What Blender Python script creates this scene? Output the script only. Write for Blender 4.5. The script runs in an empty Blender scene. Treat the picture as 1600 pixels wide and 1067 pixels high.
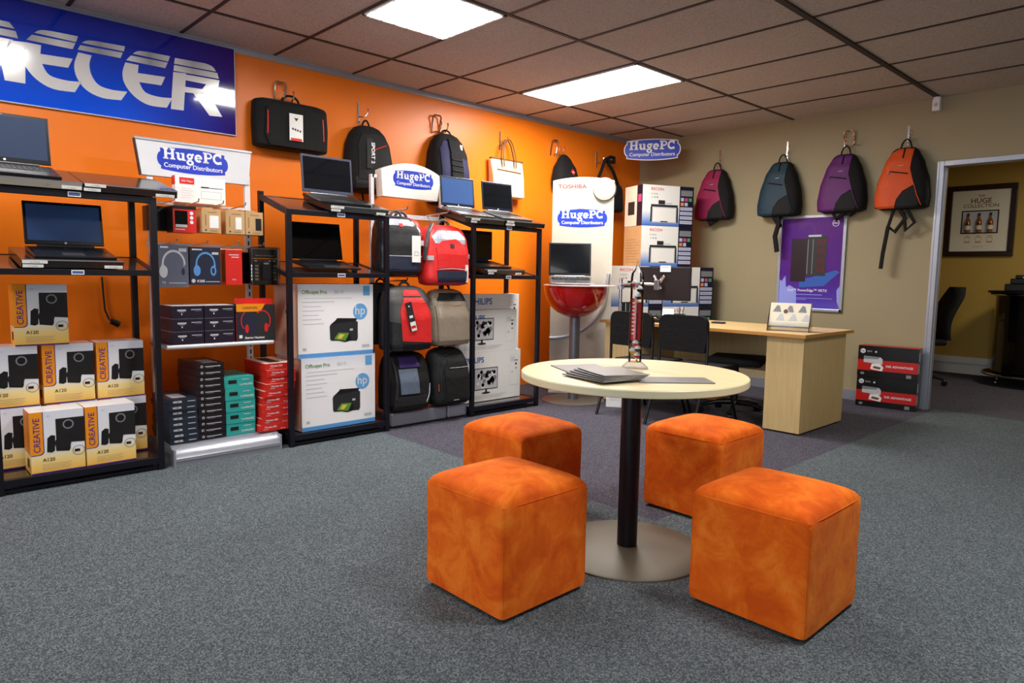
import bpy, bmesh, math, random
from mathutils import Vector, Matrix, geometry
R = math.radians
random.seed(7)
scene = bpy.context.scene
COL = scene.collection

# ------------------------------------------------------------------ camera
CAMX = 5.2446
yaw, pit, rol, foc = 0.812143344, -0.0986518985, 0.0169336562, 1076.7041
cy_, sy_, cp_, sp_ = math.cos(yaw), math.sin(yaw), math.cos(pit), math.sin(pit)
Fv = Vector((-sy_*cp_, cy_*cp_, sp_)); R0 = Vector((cy_, sy_, 0)); U0 = R0.cross(Fv)
Rv = R0*math.cos(rol) + U0*math.sin(rol); Uv = -R0*math.sin(rol) + U0*math.cos(rol)
cam_d = bpy.data.cameras.new('camera'); cam = bpy.data.objects.new('camera', cam_d); COL.objects.link(cam)
m = Matrix((Rv, Uv, -Fv)).transposed().to_4x4(); m.translation = Vector((CAMX, 0, 1.19)); cam.matrix_world = m
cam_d.sensor_width = 36; cam_d.lens = foc*36/1600; cam_d.clip_start = .05
scene.camera = cam

# ------------------------------------------------------------------ view and world
scene.view_settings.view_transform = 'Standard'; scene.view_settings.look = 'None'
scene.view_settings.gamma = 1; scene.view_settings.use_curve_mapping = False
scene.view_settings.exposure = 1.5
w = bpy.data.worlds.new('world'); scene.world = w; w.use_nodes = True
w.node_tree.nodes['Background'].inputs[0].default_value = (.75, .85, 1, 1)
w.node_tree.nodes['Background'].inputs[1].default_value = 1.0
LIGHT_POWER = 15.0      # emission of the ceiling light diffusers

def lamp(name, loc, rot, sx, sy, power, color):
    d = bpy.data.lights.new(name, 'AREA'); d.shape = 'RECTANGLE'; d.size = sx; d.size_y = sy; d.energy = power; d.color = color
    o = bpy.data.objects.new(name, d); o.location = loc; o.rotation_euler = rot; COL.objects.link(o)
    o['kind'] = 'structure'
    return o
# daylight entering through the shop window behind the camera
lamp('window_daylight', (5.2, -4.35, 1.55), (R(90), 0, 0), 4.8, 2.0, 24, (.80, .90, 1.0))

# ------------------------------------------------------------------ materials
def lin(c):
    return tuple(((v/12.92) if v <= .04045 else ((v+.055)/1.055)**2.4) for v in c)
def rgb(r, g, b): return lin((r/255, g/255, b/255))
MATS = {}
def M(name, col=None, rough=.5, metal=0, bump=0, bscale=60, var=0, vscale=8, coat=0, spec=.5, emit=0, trans=0, alpha=1, ior=1.45, sheen=0):
    if name in MATS: return MATS[name]
    mt = bpy.data.materials.new(name); MATS[name] = mt; mt.use_nodes = True
    nt = mt.node_tree; b = nt.nodes['Principled BSDF']; c = rgb(*col)
    b.inputs['Base Color'].default_value = (*c, 1); b.inputs['Roughness'].default_value = rough
    b.inputs['Metallic'].default_value = metal; b.inputs['Coat Weight'].default_value = coat
    b.inputs['Specular IOR Level'].default_value = spec; b.inputs['IOR'].default_value = ior
    if sheen: b.inputs['Sheen Weight'].default_value = sheen
    if trans: b.inputs['Transmission Weight'].default_value = trans
    if emit:
        b.inputs['Emission Color'].default_value = (*c, 1); b.inputs['Emission Strength'].default_value = emit
    tc = nt.nodes.new('ShaderNodeTexCoord')
    if var or True:
        n = nt.nodes.new('ShaderNodeTexNoise'); n.inputs['Scale'].default_value = vscale; n.inputs['Detail'].default_value = 3
        nt.links.new(tc.outputs['Object'], n.inputs['Vector'])
        mx = nt.nodes.new('ShaderNodeMix'); mx.data_type = 'RGBA'
        v = var if var else .03
        mx.inputs[6].default_value = (*[x*(1-v) for x in c], 1); mx.inputs[7].default_value = (*[min(1, x*(1+v)) for x in c], 1)
        nt.links.new(n.outputs['Fac'], mx.inputs[0]); nt.links.new(mx.outputs[2], b.inputs['Base Color'])
    if bump:
        n2 = nt.nodes.new('ShaderNodeTexNoise'); n2.inputs['Scale'].default_value = bscale; n2.inputs['Detail'].default_value = 4
        nt.links.new(tc.outputs['Object'], n2.inputs['Vector'])
        bp = nt.nodes.new('ShaderNodeBump'); bp.inputs['Strength'].default_value = bump; bp.inputs['Distance'].default_value = .01
        nt.links.new(n2.outputs['Fac'], bp.inputs['Height']); nt.links.new(bp.outputs['Normal'], b.inputs['Normal'])
    return mt
def ramp_mat(name, axis, stops, rough=.45, coat=0, scale=1.0, fac=None):
    """printed colour ramp along one object axis (artwork on cartons and posters)"""
    mt = bpy.data.materials.new(name); MATS[name] = mt; mt.use_nodes = True; nt = mt.node_tree; b = nt.nodes['Principled BSDF']
    b.inputs['Roughness'].default_value = rough; b.inputs['Coat Weight'].default_value = coat
    tc = nt.nodes.new('ShaderNodeTexCoord'); sep = nt.nodes.new('ShaderNodeSeparateXYZ'); nt.links.new(tc.outputs['Object'], sep.inputs[0])
    mr = nt.nodes.new('ShaderNodeMapRange'); mr.inputs[1].default_value = stops[0][0]; mr.inputs[2].default_value = stops[-1][0]
    nt.links.new(sep.outputs[axis], mr.inputs[0])
    cr = nt.nodes.new('ShaderNodeValToRGB'); nt.links.new(mr.outputs[0], cr.inputs[0])
    a, z = stops[0][0], stops[-1][0]
    el = cr.color_ramp.elements
    while len(el) < len(stops): el.new(.5)
    for e, (p, c) in zip(el, stops): pass
    for i, (p, c) in enumerate(stops):
        el[i].position = (p-a)/(z-a); el[i].color = (*rgb(*c), 1)
    nt.links.new(cr.outputs[0], b.inputs['Base Color'])
    return mt
def mixn(nt, a, b_, fac):
    mx = nt.nodes.new('ShaderNodeMix'); mx.data_type = 'RGBA'
    for i, v in ((6, a), (7, b_)):
        if isinstance(v, tuple): mx.inputs[i].default_value = (*v, 1)
        else: nt.links.new(v, mx.inputs[i])
    nt.links.new(fac, mx.inputs[0]); return mx.outputs[2]

def carpet_mat():
    mt = bpy.data.materials.new('carpet'); mt.use_nodes = True; nt = mt.node_tree; b = nt.nodes['Principled BSDF']
    b.inputs['Roughness'].default_value = .95; b.inputs['Specular IOR Level'].default_value = .15
    tc = nt.nodes.new('ShaderNodeTexCoord')
    v = nt.nodes.new('ShaderNodeTexVoronoi'); v.inputs['Scale'].default_value = 240; nt.links.new(tc.outputs['Object'], v.inputs['Vector'])
    n = nt.nodes.new('ShaderNodeTexNoise'); n.inputs['Scale'].default_value = 1.2; n.inputs['Detail'].default_value = 6; nt.links.new(tc.outputs['Object'], n.inputs['Vector'])
    n2 = nt.nodes.new('ShaderNodeTexNoise'); n2.inputs['Scale'].default_value = 220; n2.inputs['Detail'].default_value = 2; nt.links.new(tc.outputs['Object'], n2.inputs['Vector'])
    sep = nt.nodes.new('ShaderNodeSeparateColor'); nt.links.new(v.outputs['Color'], sep.inputs[0])
    def pile(dark, mid, light):
        cr = nt.nodes.new('ShaderNodeValToRGB'); el = cr.color_ramp.elements
        el[0].position = .1; el[0].color = (*rgb(*dark), 1); el[1].position = .95; el[1].color = (*rgb(*light), 1)
        e = el.new(.55); e.color = (*rgb(*mid), 1); nt.links.new(sep.outputs[0], cr.inputs[0]); return cr.outputs[0]
    grey = pile((68, 77, 84), (96, 106, 112), (136, 146, 150)); purple = pile((64, 62, 74), (86, 84, 98), (118, 116, 128))
    s = nt.nodes.new('ShaderNodeSeparateXYZ'); nt.links.new(tc.outputs['Object'], s.inputs[0])
    def cmpn(op, sock, val):
        q = nt.nodes.new('ShaderNodeMath'); q.operation = op; nt.links.new(sock, q.inputs[0])
        if isinstance(val, float): q.inputs[1].default_value = val
        else: nt.links.new(val, q.inputs[1])
        return q.outputs[0]
    a = cmpn('LESS_THAN', s.outputs[0], 3.37); c = cmpn('GREATER_THAN', s.outputs[1], 2.76); both = cmpn('MULTIPLY', a, c)
    d = cmpn('GREATER_THAN', s.outputs[1], 7.2); fac = cmpn('MAXIMUM', both, d)
    colr = mixn(nt, grey, purple, fac)
    dk = nt.nodes.new('ShaderNodeMix'); dk.data_type = 'RGBA'; dk.blend_type = 'MULTIPLY'; dk.inputs[0].default_value = .35
    nt.links.new(colr, dk.inputs[6]); nt.links.new(n.outputs['Fac'], dk.inputs[7]); nt.links.new(dk.outputs[2], b.inputs['Base Color'])
    bp = nt.nodes.new('ShaderNodeBump'); bp.inputs['Strength'].default_value = .6; bp.inputs['Distance'].default_value = .006
    ad = cmpn('ADD', v.outputs['Distance'], n2.outputs['Fac']); nt.links.new(ad, bp.inputs['Height']); nt.links.new(bp.outputs['Normal'], b.inputs['Normal'])
    return mt
def suede_mat():
    mt = bpy.data.materials.new('orange suede'); mt.use_nodes = True; nt = mt.node_tree; b = nt.nodes['Principled BSDF']
    b.inputs['Roughness'].default_value = .85; b.inputs['Specular IOR Level'].default_value = .2; b.inputs['Sheen Weight'].default_value = .25
    b.inputs['Sheen Tint'].default_value = (1, .45, .12, 1)
    tc = nt.nodes.new('ShaderNodeTexCoord'); oi = nt.nodes.new('ShaderNodeObjectInfo')
    vm = nt.nodes.new('ShaderNodeVectorMath'); nt.links.new(tc.outputs['Object'], vm.inputs[0]); nt.links.new(oi.outputs['Location'], vm.inputs[1])
    n = nt.nodes.new('ShaderNodeTexNoise'); n.inputs['Scale'].default_value = 7.5; n.inputs['Detail'].default_value = 9; n.inputs['Roughness'].default_value = .66; n.inputs['Distortion'].default_value = .5
    nt.links.new(vm.outputs[0], n.inputs['Vector'])
    cr = nt.nodes.new('ShaderNodeValToRGB'); el = cr.color_ramp.elements
    el[0].position = .36; el[0].color = (*rgb(206, 80, 8), 1); el[1].position = .68; el[1].color = (*rgb(240, 128, 36), 1)
    e = el.new(.5); e.color = (*rgb(224, 98, 12), 1)
    nt.links.new(n.outputs['Fac'], cr.inputs[0]); nt.links.new(cr.outputs[0], b.inputs['Base Color'])
    n2 = nt.nodes.new('ShaderNodeTexNoise'); n2.inputs['Scale'].default_value = 9; n2.inputs['Detail'].default_value = 6; nt.links.new(vm.outputs[0], n2.inputs['Vector'])
    bp = nt.nodes.new('ShaderNodeBump'); bp.inputs['Strength'].default_value = .25; bp.inputs['Distance'].default_value = .02
    nt.links.new(n2.outputs['Fac'], bp.inputs['Height']); nt.links.new(bp.outputs['Normal'], b.inputs['Normal'])
    return mt
def wood_mat(name, c0, c1, sc=(3, 3, 30), rough=.45):
    mt = bpy.data.materials.new(name); mt.use_nodes = True; nt = mt.node_tree; b = nt.nodes['Principled BSDF']
    b.inputs['Roughness'].default_value = rough
    tc = nt.nodes.new('ShaderNodeTexCoord'); mp = nt.nodes.new('ShaderNodeMapping'); mp.inputs['Scale'].default_value = sc
    nt.links.new(tc.outputs['Object'], mp.inputs[0])
    n = nt.nodes.new('ShaderNodeTexNoise'); n.inputs['Scale'].default_value = 2.5; n.inputs['Detail'].default_value = 5; n.inputs['Distortion'].default_value = .4
    nt.links.new(mp.outputs[0], n.inputs['Vector'])
    cr = nt.nodes.new('ShaderNodeValToRGB'); el = cr.color_ramp.elements
    el[0].position = .3; el[0].color = (*rgb(*c0), 1); el[1].position = .7; el[1].color = (*rgb(*c1), 1)
    nt.links.new(n.outputs['Fac'], cr.inputs[0]); nt.links.new(cr.outputs[0], b.inputs['Base Color'])
    MATS[name] = mt; return mt
def tile_mat():
    mt = bpy.data.materials.new('ceiling tile'); mt.use_nodes = True; nt = mt.node_tree; b = nt.nodes['Principled BSDF']
    b.inputs['Roughness'].default_value = .9
    tc = nt.nodes.new('ShaderNodeTexCoord')
    n = nt.nodes.new('ShaderNodeTexNoise'); n.inputs['Scale'].default_value = 90; n.inputs['Detail'].default_value = 4; nt.links.new(tc.outputs['Object'], n.inputs['Vector'])
    cr = nt.nodes.new('ShaderNodeValToRGB'); el = cr.color_ramp.elements
    el[0].position = .36; el[0].color = (*rgb(172, 163, 155), 1); el[1].position = .56; el[1].color = (*rgb(196, 187, 178), 1)
    nt.links.new(n.outputs['Fac'], cr.inputs[0]); nt.links.new(cr.outputs[0], b.inputs['Base Color'])
    bp = nt.nodes.new('ShaderNodeBump'); bp.inputs['Strength'].default_value = .35; bp.inputs['Distance'].default_value = .01
    nt.links.new(n.outputs['Fac'], bp.inputs['Height']); nt.links.new(bp.outputs['Normal'], b.inputs['Normal'])
    return mt
M('orange paint', (243, 124, 18), .38, var=.05, vscale=1.2, bump=.03, bscale=200)
M('beige paint', (156, 144, 112), .6, var=.04, vscale=1, bump=.03, bscale=200)
M('yellow paint', (184, 152, 68), .6, var=.04, vscale=1)
M('white paint', (220, 218, 210), .6)
M('aluminium', (178, 184, 196), .35, .6)
M('steel', (200, 200, 205), .22, 1)
M('chrome', (225, 225, 228), .08, 1)
M('grid dark', (52, 40, 36), .6)
M('navy metal', (14, 15, 26), .4, .1, spec=.5)
M('black', (9, 9, 10), .45)
M('black plastic', (8, 8, 10), .35)
M('black gloss', (10, 10, 12), .12, coat=.5)
M('black fabric', (9, 9, 10), .85, bump=.5, bscale=26, var=.25, vscale=14)
M('dark fabric', (18, 19, 21), .8, bump=.5, bscale=26, var=.2, vscale=14)
M('charcoal fabric', (32, 34, 36), .75, bump=.5, bscale=22, var=.2, vscale=14)
M('white', (240, 240, 240), .45)
M('paper', (236, 236, 232), .6)
M('cream', (232, 226, 205), .55)
M('logo blue', (14, 50, 176), .45)
M('logo white', (226, 226, 230), .5)
M('ink', (40, 42, 46), .5)
M('grey ink', (130, 132, 136), .5)
M('pale ink', (196, 199, 204), .5)
M('red', (214, 38, 30), .45)
M('kraft', (196, 160, 112), .7, var=.08)
M('kraft dark', (150, 116, 78), .7)
M('silver plastic', (150, 153, 164), .3, .4)
M('white metal', (222, 222, 226), .35)
def clear_mat(name, blend, tint):
    mt = bpy.data.materials.new(name); MATS[name] = mt; mt.use_nodes = True; nt = mt.node_tree; nt.nodes.clear()
    out = nt.nodes.new('ShaderNodeOutputMaterial'); mx = nt.nodes.new('ShaderNodeMixShader'); tr = nt.nodes.new('ShaderNodeBsdfTransparent'); gl = nt.nodes.new('ShaderNodeBsdfGlossy')
    tr.inputs[0].default_value = tint; gl.inputs['Roughness'].default_value = .03; lw = nt.nodes.new('ShaderNodeLayerWeight'); lw.inputs[0].default_value = blend
    nt.links.new(lw.outputs['Fresnel'], mx.inputs[0]); nt.links.new(tr.outputs[0], mx.inputs[1]); nt.links.new(gl.outputs[0], mx.inputs[2]); nt.links.new(mx.outputs[0], out.inputs[0]); return mt
GLASS = clear_mat('clear glass', .32, (.98, .99, .99, 1)); CRYSTAL = clear_mat('crystal', .6, (.98, .98, .99, 1))
nt_ = CRYSTAL.node_tree; df_ = nt_.nodes.new('ShaderNodeBsdfDiffuse'); df_.inputs[0].default_value = (.9, .9, .95, 1); m2_ = nt_.nodes.new('ShaderNodeMixShader'); m2_.inputs[0].default_value = .3
o_ = [n for n in nt_.nodes if n.type == 'OUTPUT_MATERIAL'][0]; src_ = o_.inputs[0].links[0].from_socket; nt_.links.new(src_, m2_.inputs[1]); nt_.links.new(df_.outputs[0], m2_.inputs[2]); nt_.links.new(m2_.outputs[0], o_.inputs[0])
ACR = clear_mat('clear acrylic', .35, (.94, .95, .95, 1))
CARPET, SUEDE, TILE = carpet_mat(), suede_mat(), tile_mat()
MAPLE_EDGE = M('table edge', (222, 214, 176), .4, var=.05, vscale=5)
MAPLE = wood_mat('pale maple', (232, 208, 160), (240, 219, 174), (2, 14, 2), .38)
DESKW = wood_mat('desk maple', (205, 178, 122), (218, 192, 138), (14, 14, 1.2), .5)
DESKTOP = wood_mat('desk top maple', (208, 176, 120), (222, 192, 138), (1.5, 14, 2), .4)
M('desk edge', (196, 140, 72), .45)

# ------------------------------------------------------------------ mesh builder
class MB:
    def __init__(s): s.v = []; s.f = []; s.mi = []; s.mats = []; s.T = Matrix()
    def mid(s, mat):
        if isinstance(mat, str): mat = MATS[mat]
        if mat not in s.mats: s.mats.append(mat)
        return s.mats.index(mat)
    def add(s, vs, fs, mat):
        o = len(s.v); k = s.mid(mat)
        s.v += [s.T @ Vector(v) for v in vs]
        for f in fs: s.f.append([o+i for i in f]); s.mi.append(k)
        return s
    def box(s, x0, x1, y0, y1, z0, z1, mat):
        v = [(x, y, z) for x in (x0, x1) for y in (y0, y1) for z in (z0, z1)]
        return s.add(v, [(0, 1, 3, 2), (4, 6, 7, 5), (0, 4, 5, 1), (2, 3, 7, 6), (0, 2, 6, 4), (1, 5, 7, 3)], mat)
    def hexa(s, v, mat):   # 8 corners: bottom ring (4, ccw from front-left) then top ring
        return s.add(v, [(3, 2, 1, 0), (4, 5, 6, 7), (0, 1, 5, 4), (1, 2, 6, 5), (2, 3, 7, 6), (3, 0, 4, 7)], mat)
    def cyl(s, p0, p1, r0, r1, mat, n=20, cap=True):
        p0, p1 = Vector(p0), Vector(p1); d = (p1-p0).normalized()
        a = d.orthogonal().normalized(); b = d.cross(a)
        v = []
        for p, r in ((p0, r0), (p1, r1)):
            for i in range(n):
                t = 2*math.pi*i/n; v.append(p+(a*math.cos(t)+b*math.sin(t))*r)
        f = [(i, (i+1) % n, n+(i+1) % n, n+i) for i in range(n)]
        if cap: f += [tuple(range(n))[::-1], tuple(range(n, 2*n))]
        return s.add(v, f, mat)
    def tube(s, pts, r, mat, n=8, closed=False, flat=1.0):
        pts = [Vector(p) for p in pts]; N = len(pts); rings = []; a = None
        for i in range(N):
            if closed: t = pts[(i+1) % N]-pts[i-1]
            else: t = pts[min(i+1, N-1)]-pts[max(i-1, 0)]
            t.normalize()
            if a is None: a = t.orthogonal().normalized()
            a = (a-t*a.dot(t)).normalized(); b = t.cross(a)
            rr = r[i] if isinstance(r, (list, tuple)) else r
            rings.append([pts[i]+(a*math.cos(2*math.pi*k/n)*flat+b*math.sin(2*math.pi*k/n))*rr for k in range(n)])
        return s.loft(rings, mat, closed=closed)
    def loft(s, rings, mat, closed=False, cap=True):
        n = len(rings[0]); v = [p for r in rings for p in r]; f = []
        N = len(rings)
        for j in range(N if closed else N-1):
            q = (j+1) % N
            for i in range(n): f.append((j*n+i, j*n+(i+1) % n, q*n+(i+1) % n, q*n+i))
        if cap and not closed: f += [tuple(range(n))[::-1], tuple(range((N-1)*n, N*n))]
        return s.add(v, f, mat)
    def lathe(s, prof, mat, n=32, c=(0, 0, 0), cap=True):
        rings = [[(c[0]+r*math.cos(2*math.pi*i/n), c[1]+r*math.sin(2*math.pi*i/n), c[2]+z) for i in range(n)] for r, z in prof]
        return s.loft(rings, mat, cap=cap)
    def poly(s, pts, mat, y=-.0006):      # flat polygon facing -y, points (x, z)
        return s.add([(x, y, z) for x, z in pts], [tuple(range(len(pts)))], mat)
    def rect(s, x0, x1, z0, z1, mat, y=-.0006): return s.poly([(x0, z0), (x1, z0), (x1, z1), (x0, z1)], mat, y)
    def disc(s, cx, cz, r, mat, y=-.0006, n=24, rz=None):
        rz = rz or r
        return s.poly([(cx+r*math.cos(2*math.pi*i/n), cz+rz*math.sin(2*math.pi*i/n)) for i in range(n)], mat, y)
    def ring(s, cx, cz, r0, r1, mat, y=-.0008, a0=0, a1=360, n=24, sx=1):
        v = []; f = []
        for i in range(n+1):
            t = R(a0+(a1-a0)*i/n)
            for r in (r0, r1): v.append((cx+r*math.cos(t)*sx, y, cz+r*math.sin(t)))
        for i in range(n): f.append((2*i, 2*i+1, 2*i+3, 2*i+2))
        return s.add(v, f, mat)
    def stroke(s, pts, w, mat, y=-.0008):
        for (ax, az), (bx, bz) in zip(pts, pts[1:]):
            d = Vector((bx-ax, bz-az)); L = d.length or 1; d /= L; n = Vector((-d.y, d.x))*w/2; e = d*w*.25
            s.poly([(ax-n.x-e.x, az-n.y-e.y), (bx-n.x+e.x, bz-n.y+e.y), (bx+n.x+e.x, bz+n.y+e.y), (ax+n.x-e.x, az+n.y-e.y)], mat, y)
        return s
    def prism(s, pts, y0, y1, mat, side=None):   # extrude an (x,z) outline from y0 (front) to y1
        n = len(pts); v = [(x, y0, z) for x, z in pts]+[(x, y1, z) for x, z in pts]
        s.add(v, [tuple(range(n)), tuple(range(n, 2*n))[::-1]], mat)
        return s.add(v, [(i, n+i, n+(i+1) % n, (i+1) % n) for i in range(n)], side or mat)
    def text(s, st, size, x, z, mat, y=-.0009, align='C', bold=0, rot=0, wide=1.0):
        vs, fs = text_mesh(st, bold)
        if not vs: return s
        xs = [v[0] for v in vs]; wd = max(xs)*wide
        ox = {'C': -wd/2, 'L': 0, 'R': -wd}[align]; c, q = math.cos(R(rot)), math.sin(R(rot))
        out = []
        for vx, vz in vs:
            a, b = (vx*wide+ox)*size, vz*size; out.append((x+a*c-b*q, y, z+a*q+b*c))
        return s.add(out, fs, mat)
    def mesh(s, name, smooth=None, recalc=True):
        me = bpy.data.meshes.new(name); me.from_pydata([tuple(v) for v in s.v], [], s.f)
        for mt in s.mats: me.materials.append(mt)
        me.polygons.foreach_set('material_index', s.mi)
        if smooth:
            bm = bmesh.new(); bm.from_mesh(me)
            bmesh.ops.recalc_face_normals(bm, faces=bm.faces)
            for f in bm.faces: f.smooth = True
            for e in bm.edges:
                if len(e.link_faces) == 2 and e.calc_face_angle(0) > R(smooth): e.smooth = False
            bm.to_mesh(me); bm.free()
        me.update(); return me
    def build(s, name, parent=None, smooth=None, bev=0, sub=0):
        o = bpy.data.objects.new(name, s.mesh(name, smooth)); COL.objects.link(o)
        if parent: o.parent = parent
        if bev:
            b = o.modifiers.new('bevel', 'BEVEL'); b.width = bev; b.segments = 2; b.limit_method = 'ANGLE'
        if sub:
            q = o.modifiers.new('sub', 'SUBSURF'); q.levels = sub; q.render_levels = sub
        return o
TXT = {}
def text_mesh(st, bold=0):
    key = (st, bold)
    if key in TXT: return TXT[key]
    cu = bpy.data.curves.new('t', 'FONT'); cu.body = st; cu.resolution_u = 3; cu.offset = bold
    o = bpy.data.objects.new('t', cu); COL.objects.link(o)
    dg = bpy.context.evaluated_depsgraph_get(); me = bpy.data.meshes.new_from_object(o.evaluated_get(dg))
    vs = [(v.co.x, v.co.y) for v in me.vertices]; fs = [tuple(p.vertices) for p in me.polygons]
    bpy.data.objects.remove(o); bpy.data.curves.remove(cu); bpy.data.meshes.remove(me)
    TXT[key] = (vs, fs); return TXT[key]

def tag(o, label, cat, group=None, kind=None):
    o['label'] = label; o['category'] = cat
    if group: o['group'] = group
    if kind: o['kind'] = kind
    return o
def empty(name, loc, rz=0, rx=0, label=None, cat=None, group=None):
    o = bpy.data.objects.new(name, None); COL.objects.link(o); o.empty_display_size = .05
    o.location = loc; o.rotation_euler = (R(rx), 0, R(rz))
    if label: tag(o, label, cat, group)
    return o
def place(o, loc, rz=0, rx=0):
    o.location = loc; o.rotation_euler = (R(rx), 0, R(rz)); return o
def copy_tree(o, parent=None):
    c = o.copy(); COL.objects.link(c); c.parent = parent
    for ch in list(o.children): copy_tree(ch, c)
    return c
def struct(o): o['kind'] = 'structure'; return o
def arc(cx, cz, r, a0, a1, n=10, rz=None):
    rz = rz or r
    return [(cx+r*math.cos(R(a0+(a1-a0)*i/n)), cz+rz*math.sin(R(a0+(a1-a0)*i/n))) for i in range(n+1)]
WL = 90     # things against the left (orange) wall turn by this: local +x runs along the wall, local -y faces the room

# ------------------------------------------------------------------ lettering of the shop emblem
def glyph(mb, ch, x, z, h, mat, y):
    """bold slab serif letters, cap height h, origin lower left; returns advance"""
    def rc(a, b, c, d): mb.rect(x+a*h, x+b*h, z+c*h, z+d*h, mat, y)
    def rg(cx, cz, r0, r1, a0=0, a1=360, sx=1): mb.ring(x+cx*h, z+cz*h, r0*h, r1*h, mat, y, a0, a1, 20, sx)
    if ch == 'H':
        rc(.1, .34, 0, 1); rc(.68, .92, 0, 1); rc(.3, .72, .44, .58)
        for q in (.22, .8):
            rc(q-.22, q+.22, 0, .13); rc(q-.22, q+.22, .87, 1)
        return 1.08
    if ch == 'u':
        rc(.1, .32, .22, .7); rc(.52, .74, 0, .7); rc(0, .3, .58, .7); rc(.42, .7, .58, .7); rc(.7, .86, 0, .12)
        rg(.34, .24, .03, .25, 180, 330); return .88
    if ch == 'g':
        rg(.34, .44, .10, .28); rg(.34, -.12, .10, .26, 0, 360, 1.25); rc(.12, .5, .04, .16); rg(.62, .64, .0, .1); return .76
    if ch == 'e':
        rg(.34, .35, .16, .37, 0, 320, .95); rc(.08, .66, .30, .41); return .76
    if ch == 'P':
        rc(.1, .36, 0, 1); rc(0, .5, 0, .13); rc(0, .5, .87, 1); rg(.5, .7, .15, .3, -90, 90, 1.1); rc(.3, .5, .4, .55); rc(.3, .52, .86, 1)
        return .86
    if ch == 'C':
        rg(.48, .5, .28, .51, 48, 312, .9); rc(.68, .82, .62, 1); rc(.72, .82, .02, .3); return .9
    return .4
def logo(mb, cx, cz, W, rot=0, y=-.0012, edge=False, yb=None):
    """blue scalloped plaque with the white shop name"""
    H = W*.335
    out = []
    out += [(-.455, -.44), (-.45, -.30)] + arc(-.44, 0, .06, 245, 115, 10, .30) + [(-.45, .30), (-.455, .44)]
    out += [(t, .44+.10*(1-(t/.455)**2)) for t in [-.455+.91*i/12 for i in range(1, 12)]]
    out += [(.455, .44), (.45, .30)] + arc(.44, 0, .06, 65, -65, 10, .30) + [(.45, -.30), (.455, -.44)]
    out += [(t, -.44-.10*(1-(t/.455)**2)) for t in [.455-.91*i/12 for i in range(1, 12)]]
    pts = [(cx+a*W, cz+b*H) for a, b in out]
    if edge: mb.prism([(cx+a*W*1.035, cz+b*H*1.08) for a, b in out], -.001, .012, 'logo white')
    mb.poly(pts, 'logo blue', y)
    h = H*.475; ws = sum([1.08, .88, .76, .76, .86, .9])*h; x = cx-ws/2
    for ch in 'HugePC': x += glyph(mb, ch, x, cz+H*.0, h, 'logo white', y-.0006)*h
    mb.text('Computer Distributors', H*.27, cx, cz-H*.34, 'logo white', y-.0006, bold=.012, wide=W*.83/(H*.27)/max(v[0] for v in text_mesh('Computer Distributors', .012)[0]))

# ================================================================== ROOM
ZC = 2.815
f = MB(); f.box(-.2, 9, -4.6, 11, -.1, 0, CARPET); struct(f.build('floor'))
c = MB(); c.box(-.1, 8.6, -4.5, 7.2, ZC, ZC+.1, TILE); struct(c.build('ceiling'))
g = MB()
for k in range(-1, 7):
    x = .6+1.32*k+(-0.0)
    if x > 0: g.box(x-.014, x+.014, -4.4, 7.09, ZC-.006, ZC+.001, 'grid dark')
g.box(3.222, 3.262, -4.4, 7.09, ZC-.012, ZC, 'grid dark')
for k in range(18):
    y = 7.125-.675*k
    if k: g.box(.03, 8.5, y-.012, y+.012, ZC-.005, ZC+.001, 'grid dark')
struct(g.build('trim_1'))
b = MB(); b.box(-.12, 0, -4.5, 7.2, 0, ZC, 'orange paint'); struct(b.build('wall_left'))
b = MB(); b.box(0, .012, -4.4, 7.1, ZC-.045, ZC, 'aluminium'); b.box(0, .03, -4.4, 7.1, ZC-.012, ZC-.001, 'aluminium'); struct(b.build('trim_2'))
b = MB(); b.box(-.1, 3.285, 7.1, 7.2, 0, ZC, 'beige paint'); b.box(3.285, 4.75, 7.1, 7.2, 2.25, ZC, 'beige paint'); b.box(4.75, 8.6, 7.1, 7.2, 0, ZC, 'beige paint')
struct(b.build('wall_back'))
b = MB(); b.box(.0, 3.24, 7.085, 7.1, 0, .10, 'aluminium'); struct(b.build('baseboard_back'))
b = MB(); b.box(8.5, 8.6, -4.5, 7.1, 0, ZC, 'beige paint'); struct(b.build('wall_right'))
b = MB()   # wall behind the camera with the shop window opening
b.box(-.1, 2.6, -4.5, -4.4, 0, ZC, 'white paint'); b.box(7.8, 8.6, -4.5, -4.4, 0, ZC, 'white paint')
b.box(2.6, 7.8, -4.5, -4.4, 0, .5, 'white paint'); b.box(2.6, 7.8, -4.5, -4.4, 2.6, ZC, 'white paint'); struct(b.build('wall_front'))
b = MB()
for x in (2.6, 4.3, 6.05, 7.75): b.box(x, x+.05, -4.48, -4.42, .5, 2.6, 'aluminium')
b.box(2.6, 7.8, -4.48, -4.42, .5, .55, 'aluminium'); b.box(2.6, 7.8, -4.48, -4.42, 2.55, 2.6, 'aluminium'); struct(b.build('window_1'))
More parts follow.
